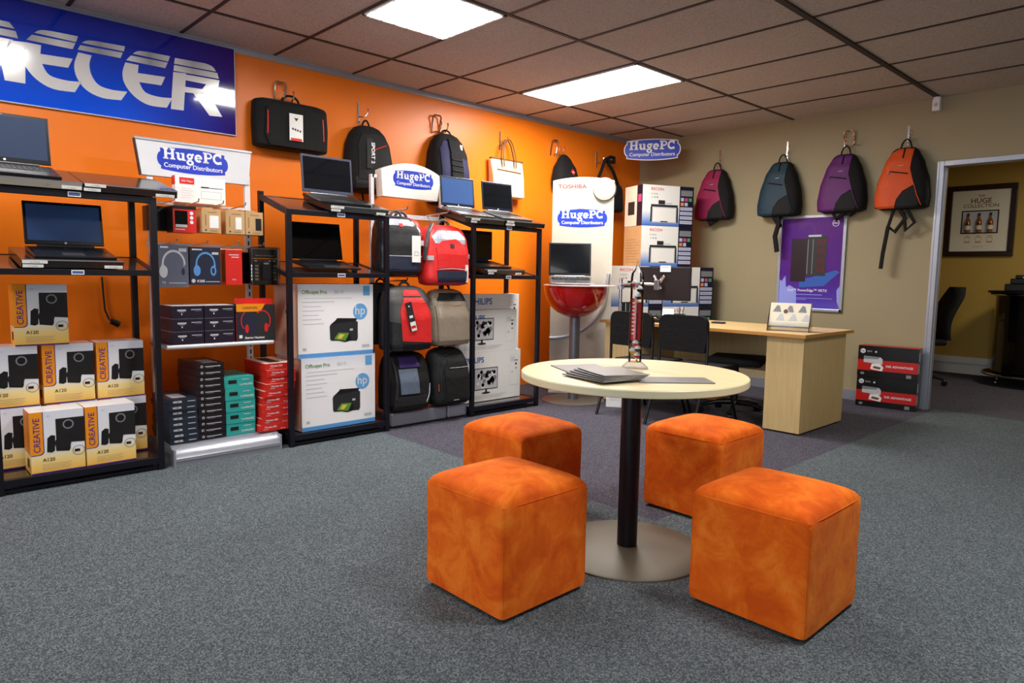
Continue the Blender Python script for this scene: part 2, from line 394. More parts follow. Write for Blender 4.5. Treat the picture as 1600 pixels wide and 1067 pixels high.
# doorway to the next room
b = MB(); b.box(3.29, 3.325, 7.085, 7.22, 0, 2.25, 'aluminium'); b.box(3.27, 3.29, 7.085, 7.1, 0, 2.25, 'aluminium')
b.box(3.325, 3.335, 7.12, 7.16, 0, 2.2, 'aluminium')
b.box(3.325, 4.67, 7.085, 7.22, 2.205, 2.25, 'aluminium'); b.box(4.67, 4.75, 7.085, 7.22, 0, 2.25, 'aluminium'); struct(b.build('door_1', bev=.003))
b = MB(); b.box(.9, 6.5, 10.3, 10.4, 0, 2.7, 'yellow paint'); struct(b.build('wall_alcove_back'))
b = MB(); b.box(.8, .9, 7.2, 10.4, 0, 2.7, 'yellow paint'); struct(b.build('wall_alcove_left'))
b = MB(); b.box(6.5, 6.6, 7.2, 10.4, 0, 2.7, 'yellow paint'); struct(b.build('wall_alcove_right'))
b = MB(); b.box(.8, 6.6, 7.2, 10.4, 2.7, 2.8, 'white paint'); struct(b.build('ceiling_alcove'))
b = MB(); b.box(.9, 6.5, 10.285, 10.3, 0, .14, 'white paint'); b.box(.9, 6.5, 10.26, 10.3, .14, .22, 'white paint'); b.box(.9, 6.5, 10.255, 10.3, .13, .145, 'pale ink')
struct(b.build('baseboard_alcove'))

# ------------------------------------------------------------------ ceiling lights
def ceiling_light(name, x0, x1, y0, y1, label, group, pillow=False, k=1.0, lit=True):
    em = M('lit diffuser %.2f' % k, (255, 250, 244), .4, emit=LIGHT_POWER*k)
    e = empty(name, ((x0+x1)/2, (y0+y1)/2, ZC), label=label, cat='ceiling light', group=group)
    hx, hy = (x1-x0)/2, (y1-y0)/2
    fr = MB()
    for a, b_, c_, d in ((-hx, hx, -hy, -hy+.02), (-hx, hx, hy-.02, hy), (-hx, -hx+.02, -hy, hy), (hx-.02, hx, -hy, hy)): fr.box(a, b_, c_, d, -.012, -.0005, 'white metal')
    fr.build('frame', e)
    d = MB()
    if pillow:
        nx, ny = 8, 6
        for i in range(nx):
            for j in range(ny):
                xa, xb = -hx+.02+(2*hx-.04)*i/nx, -hx+.02+(2*hx-.04)*(i+1)/nx; ya, yb = -hy+.02+(2*hy-.04)*j/ny, -hy+.02+(2*hy-.04)*(j+1)/ny
                xm, ym = (xa+xb)/2, (ya+yb)/2; q = .012
                d.add([(xa, ya, -.002), (xb, ya, -.002), (xb, yb, -.002), (xa, yb, -.002), (xa+q, ya+q, -.018), (xb-q, ya+q, -.018), (xb-q, yb-q, -.018), (xa+q, yb-q, -.018)],
                      [(7, 6, 5, 4), (0, 4, 5, 1), (1, 5, 6, 2), (2, 6, 7, 3), (3, 7, 4, 0)], em)
    else:
        d.add([(-hx+.02, -hy+.02, -.006), (hx-.02, -hy+.02, -.006), (hx-.02, hy-.02, -.006), (-hx+.02, hy-.02, -.006)], [(3, 2, 1, 0)], em)
    d.build('diffuser', e)
    if pillow:
        lv = MB(); nx, ny = 8, 6
        for i in range(1, nx): x = -hx+.02+(2*hx-.04)*i/nx; lv.box(x-.0015, x+.0015, -hy+.02, hy-.02, -.024, -.003, 'chrome')
        for j in range(1, ny): y = -hy+.02+(2*hy-.04)*j/ny; lv.box(-hx+.02, hx-.02, y-.0015, y+.0015, -.023, -.003, 'chrome')
        lv.build('louvre', e)
    return e
ceiling_light('ceiling_light', .614, 1.906, 4.44, 5.09, 'long bright flat ceiling light panel near the far end of the orange wall', None)
ceiling_light('ceiling_light', 1.26, 1.906, 2.42, 3.07, 'square bright ceiling light with a quilted louvre at the top of the view', None, pillow=True)
for i, (x0, y0) in enumerate(((1.26, .40), (1.26, -1.63), (5.22, .40), (5.22, -1.63), (4.58, 2.42))):  # lights straight above and furthest behind the camera are added, unseen
    ceiling_light('ceiling_light', x0, x0+.646, y0, y0+.65, ['square ceiling light nearest the left end of the wall sign, outside the frame', 'square ceiling light by the orange wall behind the camera', 'added unseen ceiling light straight above the camera', 'added unseen ceiling light furthest behind the camera', 'square ceiling light above the right side of the orange stools, outside the frame'][i], 'square ceiling lights around the camera', k=(.8, .8, .08, .12, 1.3)[i])
al = empty('ceiling_light', (4.6, 8.4, 2.7), label='ceiling light of the yellow room hidden above the doorway', cat='ceiling light')
d = MB(); d.add([(-.3, -.3, -.004), (.3, -.3, -.004), (.3, .3, -.004), (-.3, .3, -.004)], [(3, 2, 1, 0)], M('lit diffuser alcove', (255, 240, 215), .4, emit=10)); d.build('diffuser', al)
b = MB(); b.cyl((0, 0, 0), (0, 0, -.03), .03, .03, 'white'); b.box(-.03, .03, -.03, .03, -.12, -.02, 'white'); b.cyl((0, -.03, -.07), (0, -.036, -.07), .018, .014, 'pale ink')
tag(place(b.build('motion_sensor', bev=.008), (3.25, 7.02, ZC-.013)), 'small white motion sensor on the ceiling above the doorway', 'sensor')

# ------------------------------------------------------------------ MECER wall sign
SHIFT = .55
def sign():
    bl = bpy.data.materials.new('sign blue'); MATS['sign blue'] = bl; bl.use_nodes = True; nt = bl.node_tree; bs = nt.nodes['Principled BSDF']
    bs.inputs['Roughness'].default_value = .08; bs.inputs['Coat Weight'].default_value = .6; bs.inputs['Coat Roughness'].default_value = .03
    tc = nt.nodes.new('ShaderNodeTexCoord'); sp = nt.nodes.new('ShaderNodeSeparateXYZ'); nt.links.new(tc.outputs['Object'], sp.inputs[0])
    def ramp(sock, lo, hi, c0, c1):
        mr = nt.nodes.new('ShaderNodeMapRange'); mr.inputs[1].default_value = lo; mr.inputs[2].default_value = hi; nt.links.new(sock, mr.inputs[0])
        return mixn(nt, c0, c1, mr.outputs[0])
    low = ramp(sp.outputs[2], 0, .62, rgb(10, 84, 232), rgb(8, 30, 150))
    mr = nt.nodes.new('ShaderNodeMapRange'); mr.inputs[1].default_value = 1.25; mr.inputs[2].default_value = 1.98; nt.links.new(sp.outputs[0], mr.inputs[0])
    nt.links.new(mixn(nt, low, rgb(44, 14, 120), mr.outputs[0]), bs.inputs['Base Color'])
    M('sign silver', (222, 222, 222), .15, .1, coat=.6)
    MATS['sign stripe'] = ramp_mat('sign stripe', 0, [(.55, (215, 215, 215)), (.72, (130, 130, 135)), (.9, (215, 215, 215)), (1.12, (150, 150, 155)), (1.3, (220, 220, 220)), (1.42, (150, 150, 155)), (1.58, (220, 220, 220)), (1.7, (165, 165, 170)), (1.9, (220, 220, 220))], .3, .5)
    e = MB(); y0 = .1; z0 = 2.174
    e.box(-.3, 2.094-y0, 0, .018, 0, .612, bl)
    e.box(-.3, 2.099-y0, -.0002, .019, -.006, 0, 'pale ink'); e.box(2.094-y0, 2.099-y0, -.0002, .019, 0, .612, 'pale ink')
    P = {
     'Cb': [(1.099, 2.544), (1.074, 2.465), (1.084, 2.388), (1.134, 2.319), (1.224, 2.285), (1.336, 2.29), (1.375, 2.352), (1.282, 2.347), (1.208, 2.363), (1.169, 2.416), (1.159, 2.483), (1.174, 2.541)],
     'Cs1': [(1.121, 2.607), (1.151, 2.628), (1.2, 2.637), (1.371, 2.643), (1.362, 2.608)], 'Cs2': [(1.112, 2.591), (1.356, 2.599), (1.341, 2.561), (1.097, 2.56)],
     'Eb': [(1.369, 2.54), (1.35, 2.473), (1.359, 2.403), (1.415, 2.33), (1.502, 2.288), (1.619, 2.29), (1.658, 2.362), (1.575, 2.354), (1.485, 2.369), (1.449, 2.429), (1.588, 2.434), (1.615, 2.495), (1.443, 2.487), (1.449, 2.54)],
     'Es1': [(1.416, 2.606), (1.449, 2.63), (1.504, 2.638), (1.65, 2.641), (1.637, 2.602)], 'Es2': [(1.404, 2.592), (1.634, 2.595), (1.617, 2.554), (1.374, 2.555)],
     'Rs1': [(1.682, 2.637), (1.886, 2.644), (1.936, 2.632), (1.96, 2.602), (1.675, 2.597)], 'Rs2': [(1.675, 2.588), (1.969, 2.594), (1.979, 2.555), (1.67, 2.549)],
     'Rstem': [(1.668, 2.54), (1.753, 2.547), (1.73, 2.29), (1.645, 2.286)], 'Rbar': [(1.75, 2.5), (1.75, 2.54), (1.984, 2.545), (1.973, 2.494), (1.937, 2.443), (1.875, 2.427), (1.741, 2.417), (1.745, 2.455), (1.86, 2.46), (1.89, 2.5)],
     'Rleg': [(1.793, 2.427), (1.898, 2.446), (1.998, 2.29), (1.907, 2.284)],
     'Mleg': [(.69, 2.43), (.741, 2.534), (.821, 2.541), (.81, 2.294), (.707, 2.294)], 'Mmid': [(.43, 2.544), (.53, 2.541), (.60, 2.41), (.69, 2.54), (.76, 2.54), (.615, 2.294), (.585, 2.294)],
     'Mleft': [(.40, 2.544), (.48, 2.544), (.44, 2.29), (.355, 2.29)],
     'Ms1': [(.42, 2.63), (.45, 2.64), (.745, 2.64), (.77, 2.607), (.41, 2.606)], 'Ms2': [(.408, 2.59), (.775, 2.595), (.785, 2.555), (.402, 2.555)]}
    def smooth(pts, i0, i1):      # round the curved stretch of an outline (Catmull-Rom between two corner indices)
        out = list(pts[:i0+1])
        for i in range(i0, i1):
            a, b_, c_, d = pts[max(i-1, i0)], pts[i], pts[i+1], pts[min(i+2, i1)]
            for k in range(1, 5):
                t = k/4; out.append(tuple(.5*(2*b_[j]+(c_[j]-a[j])*t+(2*a[j]-5*b_[j]+4*c_[j]-d[j])*t*t+(3*b_[j]-a[j]-3*c_[j]+d[j])*t**3) for j in (0, 1)))
        return out+list(pts[i1+1:])
    P['Cb'] = smooth(smooth(P['Cb'], 6, 11), 0, 5); P['Eb'] = smooth(smooth(P['Eb'], 6, 9), 0, 5)
    P['Cs1'] = smooth(P['Cs1'], 0, 2); P['Es1'] = smooth(P['Es1'], 0, 2); P['Rs1'] = smooth(P['Rs1'], 1, 3)
    for k, pts in P.items():
        sets = [pts]
        if k[0] == 'E': sets.append([(a-.548, b_+.002) for a, b_ in pts])
        for q in sets:
            e.poly([(a-y0, b_-z0) for a, b_ in q], 'sign stripe' if 's' in k[1:2] and k not in ('Rstem',) else 'sign silver', -.0015)
    o = e.build('wall_sign')
    tag(place(o, (.022, y0, z0), WL), 'large glossy blue wall sign with silver MECER lettering', 'sign')
sign()

# ================================================================== SHELVING UNITS
M('smoked shelf', (38, 34, 36), .12, coat=.3)
M('tag blue', (70, 90, 150), .4)
def shelf_unit(y0, y1, label, floor_shelf=True):
    """frame of square tube with two raked shelves and a low bottom shelf"""
    W = y1-y0; XF, XR = .945, .49; D = XF-XR
    e = empty('shelving_unit', (XF, (y0+y1)/2, 0), WL, label=label, cat='shelving unit', group=None)
    h = W/2; p = .034; dk = 'navy metal'
    for sx in (-1, 1):
        for y, zt in ((0, 1.585), (D-p, 1.73)):
            x0 = -h if sx < 0 else h-p
            q = MB(); q.box(x0, x0+p, y, y+p, 0, zt, dk); q.build('post', e, bev=.003)
    def rake(zf, zr, th, name):
        q = MB()
        q.box(-h+p, h-p, 0, p, zf-th, zf, dk); q.box(-h+p, h-p, D-p, D, zr-th, zr, dk)
        for x in (-h, h-p):
            q.hexa([(x+.001, p, zf-th), (x+p-.001, p, zf-th), (x+p-.001, D-p, zr-th), (x+.001, D-p, zr-th), (x+.001, p, zf), (x+p-.001, p, zf), (x+p-.001, D-p, zr), (x+.001, D-p, zr)], dk)
        q.build('rail_frame', e, bev=.002)
        s = MB(); s.hexa([(-h+p, p, zf-.012), (h-p, p, zf-.012), (h-p, D-p, zr-.012), (-h+p, D-p, zr-.012), (-h+p, p, zf-.004), (h-p, p, zf-.004), (h-p, D-p, zr-.004), (-h+p, D-p, zr-.004)], 'smoked shelf')
        s.build('shelf', e)
        t = MB(); t.rect(-.03, .03, zf-th+.004, zf-.004, 'paper', -.001); t.rect(-.026, .026, zf-th+.009, zf-.009, 'tag blue', -.0015); t.build('tag_sticker', e)
    rake(1.585, 1.70, .034, 'top'); rake(1.172, 1.25, .032, 'mid')
    q = MB(); q.box(-h+p, h-p, 0, p, .04, .08, dk); q.box(-h+p, h-p, D-p, D, .04, .08, dk)
    for x in (-h, h-p): q.box(x+.001, x+p-.001, p, D-p, .04, .08, dk)
    q.build('rail_frame', e, bev=.002)
    s = MB(); s.box(-h+p, h-p, p, D-p, .066, .076, 'smoked shelf'); s.build('shelf', e)
    q = MB(); q.box(-h+p, h-p, .01, .03, .01, .025, dk); q.build('foot_rail', e)
    return e
U1, U2, U3 = (.455, 1.262), (2.045, 2.83), (3.625, 4.42)
shelf_unit(*U1, 'black tubular shelving unit at the left edge holding speaker cartons')
shelf_unit(*U2, 'black tubular shelving unit holding two large white printer cartons')
shelf_unit(*U3, 'black tubular shelving unit holding white monitor cartons')
def rakez(x, top=True):
    a, b_ = (1.585, 1.70) if top else (1.172, 1.25)
    return a+(b_-a)*(.945-x)/.455
TILT_T, TILT_M = math.degrees(math.atan(.115/.455)), math.degrees(math.atan(.078/.455))

M('riser', (30, 29, 30), .22, coat=.3); M('riser steel', (190, 184, 172), .3, .6)
def riser(W, D, H, yc, xf, top, label, tags=(), face='riser'):
    D = min(D, .40)
    m_ = MB(); m_.box(-W/2, W/2, 0, D, 0.002, H, 'riser')
    m_.rect(-W/2+.002, W/2-.002, .004, H-.003, face, -.0008); m_.box(-W/2, W/2, -.001, .004, H-.006, H, 'grey ink')
    for tx, tz, tw in tags:
        m_.box(tx, tx+tw, -.003, -.001, tz, tz+.016, 'paper'); m_.text('R 7 299.00', .009, tx+tw/2, tz+.004, 'grey ink', -.0036)
    o = m_.build('display_riser', bev=0)
    return tag(place(o, (xf, yc, rakez(xf, top)+.004), WL, TILT_T if top else TILT_M), label, 'display riser', 'laptop risers')
M('laptop dark', (30, 31, 35), .3, .2); M('keys', (22, 22, 25), .4); M('laptop silver', (150, 150, 152), .25, .8); M('laptop grey', (70, 72, 76), .3, .3)
M('screen blue glare', (66, 94, 146), .12, coat=.4); M('screen slate glare', (54, 66, 88), .12, coat=.4); M('screen black', (14, 17, 22), .1, coat=.4)  # blue and slate tones hold window reflections painted onto dark screens
M('bezel navy', (22, 26, 44), .3); M('bezel grey', (62, 66, 84), .3)
def laptop(loc, rz, rx, label, W=.38, D=.26, SH=.235, ang=108, screen='screen blue glare', bezel='bezel navy', body='laptop dark', base='laptop dark', logo_dot=True, desk=False):
    e = empty('laptop', loc, rz, rx, label=label, cat='laptop')
    b_ = MB(); b_.hexa([(-W/2, 0, 0.001), (W/2, 0, 0.001), (W/2, D, 0.001), (-W/2, D, 0.001), (-W/2, 0, .014), (W/2, 0, .014), (W/2, D, .024), (-W/2, D, .024)], base)
    b_.build('base', e, bev=.003)
    s = .010/D
    def zt(y): return .014+s*y+.0008
    k = MB(); nx, ny = 15, 5
    for j in range(ny):
        for i in range(nx):
            xa = -W*.44+W*.88*i/nx; ya = D*.42+D*.46*j/ny; d = W*.88/nx*.86; dd = D*.46/ny*.84
            k.hexa([(xa, ya, zt(ya)), (xa+d, ya, zt(ya)), (xa+d, ya+dd, zt(ya+dd)), (xa, ya+dd, zt(ya+dd)), (xa+.001, ya+.001, zt(ya)+.002), (xa+d-.001, ya+.001, zt(ya)+.002), (xa+d-.001, ya+dd-.001, zt(ya+dd)+.002), (xa+.001, ya+dd-.001, zt(ya+dd)+.002)], 'keys')
    k.build('keyboard', e)
    t = MB(); t.hexa([(-W*.15, D*.08, zt(D*.08)-.001), (W*.12, D*.08, zt(D*.08)-.001), (W*.12, D*.36, zt(D*.36)-.001), (-W*.15, D*.36, zt(D*.36)-.001), (-W*.15, D*.08, zt(D*.08)), (W*.12, D*.08, zt(D*.08)), (W*.12, D*.36, zt(D*.36)), (-W*.15, D*.36, zt(D*.36))], 'laptop grey')
    t.rect(W*.36, W*.40, 0, 0, 'paper'); t.build('touchpad', e)
    hg = MB(); hg.cyl((-W*.36, D, .026), (W*.36, D, .026), .008, .008, 'laptop silver' if base != 'laptop dark' or body == 'laptop silver' else 'laptop grey', 12); hg.build('hinge', e, smooth=40)
    T = Matrix.Translation((0, D+.004, .028)) @ Matrix.Rotation(-R(ang-90), 4, 'X')
    l = MB(); l.T = T; l.box(-W/2, W/2, 0, .008, .004, SH, bezel); lo = l.build('screen_lid', e, bev=.006)
    d = MB(); d.T = T; d.rect(-W/2+.015, W/2-.015, .028, SH-.016, screen, -.0007); d.build('display', lo)
    if logo_dot:
        q = MB(); q.T = T; q.disc(0, .016, .006, 'paper', -.0012, 16); q.disc(0, SH-.008, .002, 'paper', -.0012, 8); q.build('badge', lo)
    return e

# unit 1 ----
riser(.46, .44, .045, .665, .955, True, 'steel-fronted black riser under the upper laptop at the left edge', [(.07, .012, .0), (.135, .006, .09)], 'riser steel')
riser(.47, .44, .045, 1.135, .955, True, 'empty black riser on top of the leftmost shelving unit', [(-.23, .028, .1), (-.235, .004, .08), (.12, .004, .1)])
laptop((.925, .60, rakez(.925)+.05), WL, TILT_T, 'dark laptop with slate glare on its screen, on top of the leftmost shelving unit', W=.42, SH=.265, D=.26, ang=112, screen='screen slate glare', body='laptop dark', bezel='laptop dark')
riser(.47, .42, .045, .845, .945, False, 'black riser on the middle shelf of the leftmost unit', [(-.232, .024, .11), (-.23, .003, .09), (.14, .003, .09)])
laptop((.915, .865, rakez(.915, False)+.05), WL, TILT_M, 'black laptop with blue glare on its screen, on the leftmost unit middle shelf', W=.385, SH=.245, D=.27, ang=108, screen='screen blue glare', bezel='black plastic')
# unit 2 ----
riser(.46, .44, .045, 2.58, .955, True, 'grey-fronted riser under the laptop above the printer cartons', [(-.23, .024, .10), (-.225, .003, .07), (.13, .003, .075)], 'laptop grey')
laptop((.925, 2.49, rakez(.925)+.05), WL, TILT_T, 'laptop with dark mirror screen and grey bezel above the printer cartons', W=.40, SH=.27, ang=110, screen='screen black', bezel='bezel grey', body='laptop silver', logo_dot=False)
laptop((.90, 2.42, rakez(.90, False)+.012), WL, TILT_M, 'black laptop with red stickers on the shelf over the printer cartons', W=.40, SH=.27, ang=110, screen='black gloss', bezel='black gloss', body='laptop dark', logo_dot=False)
# unit 3 ----
riser(.42, .44, .045, 3.74, .955, True, 'black riser under the left of two laptops beside the white panel', [(-.15, .024, .09), (-.15, .003, .06)])
riser(.47, .44, .045, 4.20, .955, True, 'black riser under the right of two laptops beside the white panel', [(-.22, .024, .08), (-.23, .003, .1)])
laptop((.91, 3.70, rakez(.91)+.05), WL, TILT_T, 'silver laptop with bright blue glare on its screen, on the monitor carton unit', W=.36, SH=.25, ang=110, screen='screen blue glare', bezel='bezel navy', base='laptop silver')
laptop((.91, 4.15, rakez(.91)+.05), WL, TILT_T, 'silver laptop with near-black screen on the monitor carton unit', W=.36, SH=.25, ang=110, screen='screen black', bezel='bezel navy', base='laptop silver')
riser(.46, .40, .045, 3.98, .945, False, 'black riser on the middle shelf above the monitor cartons', [(-.2, .024, .1), (-.19, .003, .06), (.12, .003, .07)])
laptop((.90, 3.91, rakez(.90, False)+.05), WL, TILT_M, 'black laptop with navy screen on the middle shelf above the monitor cartons', W=.38, SH=.25, ang=100, screen='screen black', bezel='bezel navy', logo_dot=False)

# ================================================================== CARTONS
M('speaker dark', (24, 22, 24), .5); M('speaker black', (16, 16, 18), .5)
M('tab orange', (244, 150, 22), .4); M('tab violet', (80, 40, 130), .4); M('carton yellow side', (232, 140, 40), .5)
ramp_mat('speaker carton print', 2, [(0, (250, 190, 60)), (.08, (250, 222, 150)), (.13, (240, 240, 240)), (.33, (228, 230, 240))], .3, .2)
def speaker_carton():
    W, D, H = .248, .183, .335; b_ = MB(); b_.box(-W/2, W/2, 0, D, 0, H, 'speaker carton print')
    b_.rect(-W/2, W/2, 0, .008, 'tab violet', -.0004)
    # wrapped coloured tab on the corner
    tz = .105
    tab = [(-W/2, tz), (-W/2+.035, tz)] + arc(-W/2+.035, tz+.022, .022, -90, 0, 6) + [(-W/2+.057, H), (-W/2, H)]
    b_.poly([(a*1+(.004 if a > -W/2+.01 else 0), z-(.004 if z < H-.01 else 0)) for a, z in tab], 'tab violet', -.0005); b_.poly(tab, 'tab orange', -.0009)
    b_.box(-W/2-.0006, -W/2+.001, .001, D, tz, H, 'carton yellow side'); b_.box(-W/2-.001, -W/2+.001, D*.3, D*.6, .03, .075, 'speaker dark')
    b_.text('CREATIVE', .042, -W/2+.043, (tz+H)/2-.01, 'tab violet', -.0014, rot=90, bold=.01)
    # pictured subwoofer and satellites
    b_.poly([(-.008, .16), (.124, .15), (.124, .29), (-.008, .29)], 'speaker dark', -.0008)
    b_.disc(.05, .255, .026, 'grey ink', -.0011); b_.disc(.05, .255, .019, 'speaker black', -.0014)
    b_.poly([(-.052, .115), (-.03, .11), (-.016, .118), (-.012, .2), (-.03, .205), (-.048, .19)], 'speaker black', -.0012)
    b_.poly([(-.01, .115), (.05, .108), (.056, .12), (.06, .19), (.045, .2), (.0, .19), (-.012, .15)], 'speaker black', -.0013)
    b_.disc(.023, .158, .038, 'speaker dark', -.0016)
    b_.ring(.094, .105, .024, .027, 'grey ink', -.001, sx=1.1); b_.rect(.075, .1, .098, .112, 'speaker black', -.0013)
    b_.text('A120', .026, -.045, .065, 'ink', -.001, bold=.01); b_.text('2.1', .012, -.04, H-.03, 'grey ink', -.001)
    for i in range(4): b_.rect(-.075, .06-.012*(i % 2), .048-.009*i, .0495-.009*i, 'grey ink', -.001)
    return b_.mesh('speaker_carton')
spk = speaker_carton()
def inst(name, me, loc, rz, label, cat, group=None, rx=0):
    o = bpy.data.objects.new(name, me); COL.objects.link(o); place(o, loc, rz, rx); return tag(o, label, cat, group)
H = .335
for x, y, z, dr, lab in [
    (.925, .735, .081, 0, 'orange-tabbed white speaker carton, left of the front pair on the bottom shelf'),
    (.925, .99, .081, 1, 'orange-tabbed white speaker carton, right of the front pair on the bottom shelf'),
    (.715, .575, .081, 0, 'speaker carton behind the front pair at bottom left, mostly hidden'),
    (.715, .85, .081, 0, 'speaker carton hidden behind the middle of the bottom front pair'),
    (.715, 1.108, .081, 0, 'speaker carton peeking out right behind the bottom front pair'),
    (.715, .57, .081+H, 0, 'speaker carton at the left of the three in the second tier'),
    (.715, .84, .081+H, 0, 'speaker carton in the centre of the three in the second tier'),
    (.715, 1.103, .081+H, 0, 'speaker carton at the right of the three in the second tier'),
    (.725, .72, .081+2*H, -2, 'single speaker carton standing topmost on the second tier')]:
    inst('speaker_carton', spk, (x, y, z), WL+dr, lab, 'carton', 'speaker cartons on the left unit')

ramp_mat('printer carton white', 2, [(0, (92, 160, 226)), (.028, (92, 160, 226)), (.03, (250, 250, 252)), (.42, (250, 250, 252)), (.51, (226, 232, 246))], .35, .2)
M('sky blue print', (104, 172, 228), .4); M('green print', (96, 150, 60), .5); M('tan side', (206, 160, 140), .6); M('yellow print', (230, 200, 70), .5)
def printer_carton():
    W, D, H = .585, .36, .505; b_ = MB(); b_.box(-W/2, W/2, 0, D, 0, H, 'printer carton white')
    b_.box(-W/2-.0008, -W/2, .001, D, .002, H-.002, 'tan side'); b_.box(-W/2-.0014, -W/2, D*.35, D*.5, .3, .325, 'black')
    b_.text('Officejet Pro', .036, -.265, H-.066, 'green print', -.001, 'L', .015); b_.text('8610', .036, -.02, H-.066, 'pale ink', -.001, 'L')
    b_.rect(.21, .265, H-.08, H-.01, 'sky blue print', -.001)
    for i in range(6):
        b_.rect(-.26, -.14+.02*(i % 3), H-.12-.03*i, H-.124-.03*i, 'pale ink', -.001); 
    b_.rect(-.16, -.02, H-.12, H-.124, 'pale ink', -.001); b_.rect(-.25, .12, H-.095, H-.098, 'pale ink', -.001)
    # pictured printer
    b_.poly([(-.055, .12), (-.045, .11), (.155, .10), (.165, .12), (.165, .235), (.15, .245), (-.05, .225), (-.058, .21)], 'ink', -.001)
    b_.poly([(-.05, .225), (.15, .245), (.16, .262), (.0, .268), (-.01, .255)], 'speaker black', -.0012)
    b_.poly([(-.02, .115), (.06, .095), (.115, .105), (.1, .165), (.0, .165)], 'speaker black', -.0014)
    b_.poly([(-.025, .12), (.065, .105), (.095, .16), (.01, .165)], 'green print', -.0018); b_.poly([(.0, .125), (.03, .12), (.06, .15), (.02, .155)], 'yellow print', -.0021)
    b_.rect(.1, .125, .175, .19, 'pale ink', -.0014)
    b_.disc(.185, .31, .058, 'sky blue print', -.001, 40)
    b_.text('hp', .088, .182, .29, 'logo white', -.0016, bold=.01)
    b_.rect(-.26, -.235, .05, .07, 'pale ink', -.001); b_.rect(.2, .26, .05, .07, 'pale ink', -.001)
    return b_.mesh('printer_carton')
pc = printer_carton()
inst('printer_carton', pc, (.895, 2.445, .081), WL+1, 'large white printer carton, lower of the two in the middle unit', 'carton', 'white printer cartons')
inst('printer_carton', pc, (.89, 2.43, .588), WL, 'large white printer carton, upper of the two in the middle unit', 'carton', 'white printer cartons')

M('monitor blue', (44, 92, 180), .5)
def monitor_carton(W, H, D, tx, big):
    b_ = MB(); b_.box(-W/2, W/2, 0, D, 0, H, 'paper')
    b_.box(W/2, W/2+.0006, .01, D, .01, H-.01, 'pale ink')
    b_.text('PHILIPS', .066 if not big else .078, -W/2+tx, H-.09, 'monitor blue', -.001, 'R', .02)
    if not big:
        px = W/2-.41; rr = random.Random(3); b_.rect(px-.135, px+.135, .10, .29, 'ink', -.001); b_.rect(px-.128, px+.128, .107, .283, 'pale ink', -.0014)
        for i in range(34): b_.disc(px+rr.uniform(-.10, .10), rr.uniform(.132, .258), rr.uniform(.008, .024), ('grey ink', 'ink', 'paper')[i % 3], -.0017, 10)
        b_.disc(px, .07, .05, 'ink', -.001, 16, .009); b_.rect(px-.01, px+.01, .075, .1, 'ink', -.001)
    x0 = W/2-.13
    for a, c_, d, q in ((x0, x0+.105, H-.32 if not big else H-.26, H-.045),):
        b_.rect(a, c_, max(d, .08), q, 'pale ink', -.0006); b_.rect(a+.002, c_-.002, max(d, .08)+.002, q-.002, 'paper', -.0009)
    for i in range(4): b_.rect(x0+.01, x0+.06, H-.07-.012*i, H-.067-.012*i, 'grey ink', -.0012)
    b_.disc(x0+.075, H-.13, .011, 'ink', -.0012); b_.disc(x0+.075, H-.17, .007, 'ink', -.0012); b_.ring(x0+.03, H-.2, .006, .009, 'grey ink', -.0012)
    b_.rect(x0+.06, x0+.095, H-.105, H-.092, 'grey ink', -.0012)
    for i in range(5): b_.rect(-W/2+.03, W/2-.16-.02*i, .05-.007*i, .052-.007*i, 'pale ink', -.0008)
    return b_.mesh('monitor_carton')
mc = monitor_carton(.70, .43, .14, .262, False); mu = monitor_carton(.70, .36, .14, .325, False); mb_ = monitor_carton(.72, .46, .12, .39, True)
inst('monitor_carton', mc, (.79, 3.98, .081), WL, 'white monitor carton at the front bottom of the third unit', 'carton', 'white monitor cartons')
inst('monitor_carton', mu, (.79, 3.925, .512), WL, 'white monitor carton stacked on the front bottom monitor carton', 'carton', 'white monitor cartons')
inst('monitor_carton', mb_, (.648, 4.075, .081), WL, 'monitor carton at the bottom behind the front pair', 'carton', 'white monitor cartons')
inst('monitor_carton', mb_, (.648, 4.075, .542), WL, 'tallest white monitor carton rising behind the front pair', 'carton', 'white monitor cartons')

# dark desktop tower behind the middle shelf of unit 3 is the laptop lid; black lead hanging in unit 1
b_ = MB(); b_.tube([(.02, 1.18, 1.12), (.02, 1.185, 1.0), (.02, 1.19, .9), (.025, 1.21, .84), (.03, 1.23, .82)], .006, 'black', 8); b_.cyl((.03, 1.22, .825), (.03, 1.27, .80), .018, .022, 'black')
tag(b_.build('hanging_cable'), 'short black lead with a plug hanging on the orange wall behind the speaker cartons', 'cable')

# ================================================================== DISPLAY STAND A (silver gondola)
sa = empty('display_stand', (.94, 1.65, 0), WL, label='silver display stand with sloping base and shop name header left of the printer cartons', cat='display stand')
b_ = MB()
prof = [(.0, .0), (.0, .045), (.012, .07), (.05, .105), (.09, .118), (.42, .118), (.42, 0)]
v = [(-.335, y, z) for y, z in prof]+[(.335, y, z) for y, z in prof]; n = len(prof)
b_.add(v, [tuple(range(n)), tuple(range(n, 2*n))[::-1]]+[(i, n+i, n+(i+1) % n, (i+1) % n) for i in range(n)], 'silver plastic')
b_.box(-.337, -.325, -.002, .3, .0, .1, 'aluminium'); b_.box(.325, .337, -.002, .3, .0, .1, 'aluminium'); b_.box(-.33, .33, -.003, 0, .03, .034, 'grey ink')
b_.build('base', sa, smooth=25)
for x in (-.295, .36-.04):
    q = MB(); q.box(x-.018, x+.018, .43, .455, 0, 1.82, 'white metal')
    for k in range(24): q.rect(x-.005, x+.005, .3+.05*k, .33+.05*k, 'black', .4294)
    q.build('upright', sa)
